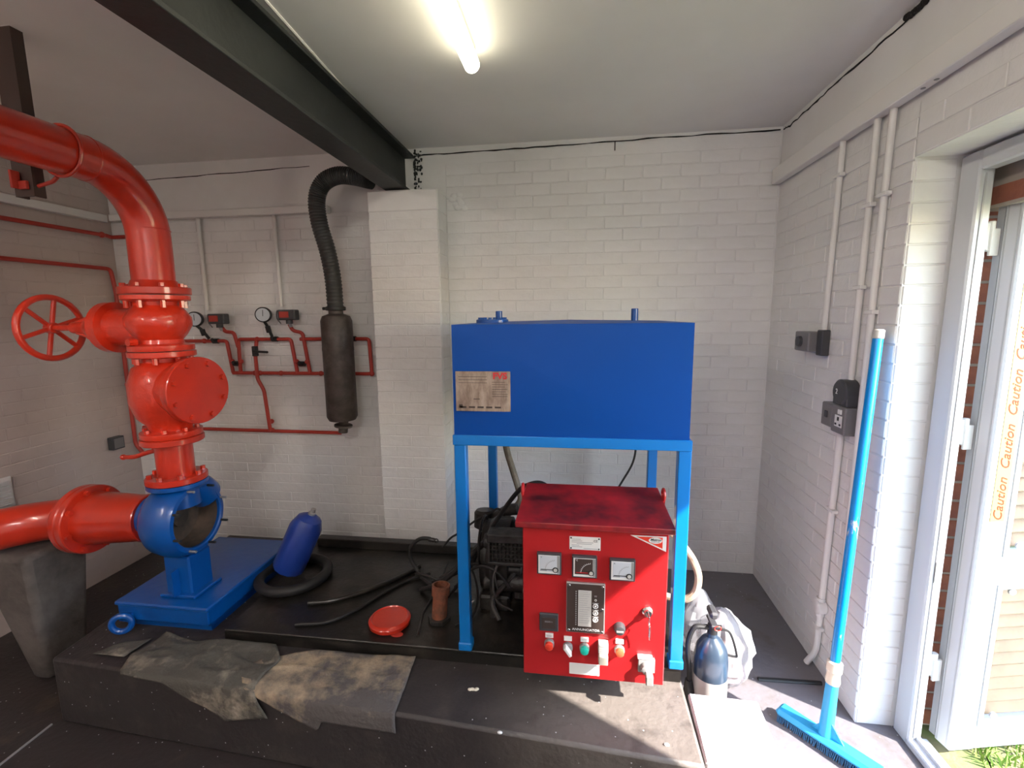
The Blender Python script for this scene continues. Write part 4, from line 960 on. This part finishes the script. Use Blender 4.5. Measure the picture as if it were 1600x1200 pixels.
sb = thing('socket_box', 'small dark socket box in the far left corner', 'socket', (-3.27, 2.85, .78))
obj('case', MB().box(XL+.006, XL+.05, 2.81, 2.90, .78, .87, .004), M['box_dark'], sb); obj('faceplate', MB().box(XL+.05, XL+.054, 2.82, 2.89, .79, .86, .001), M['box_grey'], sb)
vg = thing('wall_vent', 'pale louvred air vent low on the left wall', 'vent', (XL, 2.1, .62))
obj('vent_frame', MB().box(XL+.006, XL+.018, 1.95, 2.22, .62, .80, .003), M['paint_smooth'], vg)
for i in range(6): obj('slat', MB().box(XL+.018, XL+.034, 1.97, 2.20, .64+i*.026, .648+i*.026), M['paint_smooth'], vg)

# ------------------------------------------------------------------ things on the skid
rt = obj('rubber_ring', MB().torus((-1.545, 2.24, .288), (0, 0, 1), .175, .027, 44, 12), M['rubber']); tag(rt, 'flat black rubber ring lying on the skid around the blue cylinder', 'ring')
bc = thing('blue_cylinder', 'dark blue gas cylinder leaning to the right on the skid', 'cylinder', (-1.575, 2.26, .27))
ba = Vector((.46, .12, 1)).normalized(); bo = Vector((-1.59, 2.25, .305))
obj('cylinder_body', MB().lathe([(.05, 0), (.083, .012), (.088, .035), (.088, .27), (.066, .325), (.03, .348), (.024, .350)], bo, ba, 12, ref=(0, 1, 0)), M['blue_cyl'], bc, ang=30)
obj('neck_valve', MB().lathe([(.02, .349), (.02, .362), (.013, .364), (.013, .385)], bo, ba, 12), M['zinc'], bc)
rcv = thing('red_end_cap', 'round bright orange-red painted disc lying on the dark skid', 'cap', (-.86, 1.93, .26))
obj('cap_disc', MB().lathe([(.088, 0), (.096, .008), (.098, .024), (.090, .034), (.084, .036), (.08, .031), (.0, .030)], (-.862, 1.935, .2605), (0, 0, 1), 44), M['red_pipe'], rcv)
obj('paint_drip', MB().ell((-.80, 1.862, .262), (.03, .02, .003), 14, 6), M['red_thin'], rcv)
rs = thing('rusty_pipe_stub', 'rust-brown threaded pipe stub with hexagon base standing on the skid', 'pipe stub', (-.62, 2.02, .26))
ra = Vector((.06, .10, 1)).normalized()
obj('hexagon_base', MB().lathe([(.052, 0), (.055, .004), (.055, .022)], (-.635, 1.985, .2605), (0, 0, 1), 6), M['engine_grey'], rs)
obj('stub_pipe', MB().lathe([(.036, .0), (.036, .11), (.042, .112), (.043, .160), (.034, .162), (.033, .05), (0, .05)], (-.635, 1.985, .275), ra, 28), M['rust'], rs)

# ------------------------------------------------------------------ dust sheets draped over the plinth front
def front_y(x):
    if x < -.62: return 1.60+(x+2.32)/(1.70)*(1.505-1.60)
    return 1.505+(x+.62)/1.065*(1.432-1.505)
def drape(name, top, right, bottom, left, m, label, amp, seed, N=44):
    def ev(pl_, t):
        L = [0]
        for a, b in zip(pl_, pl_[1:]): L.append(L[-1]+math.dist(a, b))
        d = t*L[-1]
        for i in range(len(pl_)-1):
            if d <= L[i+1]+1e-9:
                q = (d-L[i])/(L[i+1]-L[i]+1e-9); return Vector(pl_[i]).lerp(Vector(pl_[i+1]), min(max(q, 0), 1))
        return Vector(pl_[-1])
    V = []; F = []
    for j in range(N+1):
        v = j/N
        for i in range(N+1):
            u = i/N
            p = (1-v)*ev(top, u)+v*ev(bottom, u)+(1-u)*ev(left, v)+u*ev(right, v)-((1-u)*(1-v)*Vector(top[0])+u*(1-v)*Vector(top[-1])+(1-u)*v*Vector(bottom[0])+u*v*Vector(bottom[-1]))
            q = Vector((p.x*7+seed, p.y*7, seed)); nn = noise.noise(q)*.6+noise.noise(q*2.7)*.35
            rid = max(0, 1-abs(noise.noise(Vector((p.x*4+seed*2, p.y*9, 3)))*5))
            h = .006+amp*(nn*.5+.3+rid*.5)
            fy = front_y(p.x); h = max(.0025, h); e_ = min(1, max(0, (p.y-fy)/.04)); h = (.006+(h-.006)*e_) if p.y > fy else h
            sd = fy-p.y
            if sd < 0: V.append((p.x, p.y, .2+h))
            else:
                V.append((p.x, fy-h*.45*min(1, sd/.05)-.004-min(sd, .02)*.3, .2+.006-sd+.002))
    for j in range(N):
        for i in range(N):
            a = j*(N+1)+i; F.append((a, a+1, a+N+2, a+N+1))
    mb = MB().add(V, F); o = obj(name, mb, m, recalc=False); tag(o, label, 'dust sheet')
    so = o.modifiers.new('solid', 'SOLIDIFY'); so.thickness = .0012; so.offset = 0
    return o
drape('dust_sheet', [(-1.93, 1.80), (-1.75, 1.77), (-1.62, 1.785), (-1.35, 1.785)], [(-1.35, 1.785), (-1.27, 1.70), (-1.29, 1.56), (-1.22, 1.43)], [(-1.93, 1.56), (-1.72, 1.54), (-1.58, 1.47), (-1.50, 1.44), (-1.42, 1.40), (-1.22, 1.43)], [(-1.93, 1.80), (-1.97, 1.66), (-1.93, 1.56)], M['grey_cloth'], 'crumpled dirty grey sheet over the left front of the concrete plinth', .022, 3.3)
drape('brown_paper_sheet', [(-1.37, 1.70), (-1.15, 1.785), (-.90, 1.79), (-.69, 1.80)], [(-.69, 1.80), (-.675, 1.62), (-.665, 1.43)], [(-1.34, 1.55), (-1.16, 1.47), (-1.0, 1.40), (-.98, 1.44), (-.80, 1.435), (-.665, 1.43)], [(-1.37, 1.70), (-1.40, 1.62), (-1.34, 1.55)], M['brown_cloth'], 'tan paper sheet smeared with grey draped over the plinth edge', .010, 9.1)
o = drape('torn_paper', [(-2.10, 1.72), (-1.97, 1.76)], [(-1.97, 1.76), (-1.99, 1.64)], [(-2.15, 1.64), (-1.99, 1.64)], [(-2.10, 1.72), (-2.15, 1.64)], M['grey_cloth'], 'small torn grey scrap at the far left end of the plinth', .006, 5.5, 12)
# bits of debris
for i, (x, y, c_, lb_) in enumerate(((-.40, 1.665, 'ivory', 'pale crumbled flake on the plinth below the cabinet'), (-.26, 1.475, 'white', 'white blob near the front edge of the plinth'), (.33, 1.50, 'white', 'white round blob at the right end of the plinth'))):
    mb = MB()
    for k in range(5 if i == 0 else 1): mb.ell((x+random.uniform(-.015, .015)*(i == 0), y+random.uniform(-.01, .01)*(i == 0), .203), (.010, .007, .005), 8, 5)
    o = obj('debris', mb, M[c_]); tag(o, lb_, 'debris')

# ------------------------------------------------------------------ floor things at the right
wbx = thing('white_box', 'low white box with faint pink smears beside the plinth', 'box', (.60, 1.6, 0))
wm = Matrix.Translation((.585, 1.60, 0)) @ Matrix.Rotation(radians(-2), 4, 'Z')
obj('box_body', MB().box(-.122, .122, -.145, .145, .001, .165, .004, mtx=wm), M['box_white'], wbx)
obj('box_lid', MB().box(-.130, .130, -.152, .152, .166, .196, .006, mtx=wm), M['box_white'], wbx)

fe = thing('fire_extinguisher', 'black carbon dioxide fire extinguisher standing behind the white box', 'fire extinguisher', (.575, 1.88, 0))
ex, ey = .575, 1.87
obj('cylinder_body', MB().lathe([(.058, 0), (.066, .01), (.068, .03), (.068, .27), (.060, .32), (.040, .355), (.022, .37), (.020, .385)], (ex, ey, .002), (0, 0, 1), 32), M['ext_black'], fe)
lbm = MB().lathe([(.0688, .06), (.0688, .20)], (ex, ey, .002), (0, 0, 1), 32, cap=False); obj('label_band', lbm, M['silver_label'], fe)
obj('valve_head', MB().cyl((ex, ey, .38), (ex, ey, .425), .020, n=16, b=.003).cyl((ex-.03, ey, .41), (ex+.035, ey, .41), .011, n=12), M['black'], fe)
obj('handle', MB().box(ex-.014, ex+.014, ey-.03, ey+.05, .424, .436, .003).box(ex-.016, ex+.016, ey-.02, ey+.05, .455, .485, .008), M['box_dark'], fe)
obj('pin_ring', MB().torus((ex+.01, ey-.035, .43), (0, 1, .3), .013, .0018, 18, 6), M['red_button'], fe)
obj('discharge_hose', MB().tube(spline([(ex-.03, ey, .41), (ex-.075, ey-.005, .405), (ex-.098, ey-.01, .33), (ex-.088, ey-.01, .22), (ex-.085, ey-.01, .15)]), .010, 10), M['rubber'], fe)
obj('horn', MB().lathe([(.014, 0), (.022, .05), (.032, .13), (.028, .13)], (ex-.088, ey-.01, .17), (.05, 0, -1), 20), M['black'], fe)
obj('carry_loop', MB().tube(spline([(ex+.03, ey, .405), (ex+.07, ey, .39), (ex+.10, ey, .30), (ex+.092, ey, .285), (ex+.03, ey, .30)]), .005, 8), M['black'], fe)

def bag(name, c, r, seed, m, label, parent=None, N=30):
    V = []; F = []; n, k = N, N//2+4
    for j in range(k+1):
        p = pi*j/k
        for i in range(n):
            a = 2*pi*i/n; d = Vector((sin(p)*cos(a), sin(p)*sin(a), -cos(p)))
            q = d*2.6+Vector((seed, seed, seed)); s_ = 1+.22*noise.noise(q)+.14*noise.noise(q*2.3)-.10*abs(noise.noise(q*4.5))
            top = max(0, d.z)
            s2 = s_*(1-.45*top**3)
            z = c[2]+r[2]*d.z*(1+.25*top)*(.9+.1*s_)
            V.append((c[0]+r[0]*d.x*s2, c[1]+r[1]*d.y*s2, max(z, .004)))
    for j in range(k):
        for i in range(n):
            i2 = (i+1) % n; F.append((j*n+i, j*n+i2, (j+1)*n+i2, (j+1)*n+i))
    mb = MB().add(V, F)
    return obj(name, mb, m, parent, ang=25, recalc=False)
bg_ = thing('rubbish_bag', 'clear crumpled plastic bag of pinkish rags behind the fire extinguisher', 'bag', (.68, 2.06, 0))
bag('plastic_skin', (.675, 2.06, .17), (.14, .115, .17), 4.2, M['plastic'], '', bg_)
for i, (x, y, z, r) in enumerate(((.64, 2.03, .09, .06), (.71, 2.05, .08, .06), (.68, 2.02, .18, .055), (.73, 2.08, .17, .05))):
    bag('crumpled_rag', (x, y, z), (r, r, r*1.05), 11+i*3, M['paper_pink'], '', bg_, 18)
b2 = bag('clear_plastic_wrap', (.62, 2.22, .165), (.09, .07, .165), 8.8, M['plastic'], '')
tag(b2, 'tall loose clear plastic wrapping standing between plinth and back wall', 'plastic wrap')

# ------------------------------------------------------------------ broom
bt0 = Vector((.992, 1.775, .065)); bt1 = Vector((1.122, 1.925, 1.60)); bd_ = (bt1-bt0).normalized()
bm2 = thing('broom', 'long bright blue broom leaning on the right wall beside the doorway', 'broom', (.99, 1.77, 0))
hd_dir = Vector((1.08-.87, 1.655-1.885, 0)).normalized(); hs = Vector((-hd_dir.y, hd_dir.x, 0))
hc_ = Vector((.995, 1.765, 0))
mt = Matrix.Translation(hc_) @ Matrix(((hd_dir.x, hs.x, 0), (hd_dir.y, hs.y, 0), (0, 0, 1))).to_4x4()
obj('broom_head', MB().box(-.185, .185, -.036, .036, .026, .056, .012, mtx=mt), M['broom_blue'], bm2)
brs = MB(); rb = random.Random(5)
for i in range(56):
    for j in range(6):
        x = -.175+i*.35/55; y = -.026+j*.0104; brs.cyl(mt @ Vector((x, y, .028)), mt @ Vector((x+rb.uniform(-.004, .004), y*1.3+rb.uniform(-.003, .003), .002)), .0022, n=4)
o = obj('bristles', brs, M['bristle'], bm2, recalc=False); o['kind'] = 'stuff'
obj('socket_cone', MB().cyl(bt0-bd_*.02, bt0+bd_*.22, .026, .021, n=20).add([mt @ Vector(v) for v in [(-.06, -.004, .05), (.06, -.004, .05), (0, -.004, .13), (-.06, .004, .05), (.06, .004, .05), (0, .004, .13)]], [(0, 1, 2), (3, 5, 4), (0, 3, 4, 1), (1, 4, 5, 2), (2, 5, 3, 0)]), M['broom_blue'], bm2)
obj('pole', MB().cyl(bt0+bd_*.26, bt1, .0175, n=20), M['pole_blue'], bm2, 'scuffed bright blue pole')
obj('clamp_collar', MB().lathe([(.024, 0), (.026, .012), (.023, .03), (.023, .045), (.027, .05), (.027, .085), (.022, .09)], bt0+bd_*.20, bd_, 20), M['ivory'], bm2)
obj('hanging_cap', MB().cyl(bt1, bt1+bd_*.035, .019, n=18, b=.003), M['silver_label'], bm2)
# groups of alike things
GR = {'conduit': 'white conduits on the walls', 'cable': 'black cables round the engine', 'hose': 'hoses on the skid and engine', 'pressure_gauge': 'gauges on the test pipes',
      'pressure_switch': 'pressure switches on the test pipes', 'tube_lamp': 'ceiling tube lamps', 'cable_trunking': 'white trunking on the walls', 'debris': 'paint blobs on the plinth'}
for o in list(bpy.data.objects):
    b = o.name.split('.')[0]
    if o.parent is None and b in GR and 'category' in o: o['group'] = GR[b]
# floor ridge across the corner, and steel angle at the far left
o = obj('floor_strip', MB().tube([(.86, 2.10, .004), (1.0, 2.105, .004), (1.14, 2.11, .004)], .010, 8), M['black']); tag(o, 'black raised strip across the floor in the right corner', 'strip')
o = obj('floor_angle', MB().box(-2.350, -2.342, .4, 1.58, -.1195, -.114), M['zinc']); tag(o, 'thin pale steel strip in the dark floor at the left end of the plinth', 'strip')
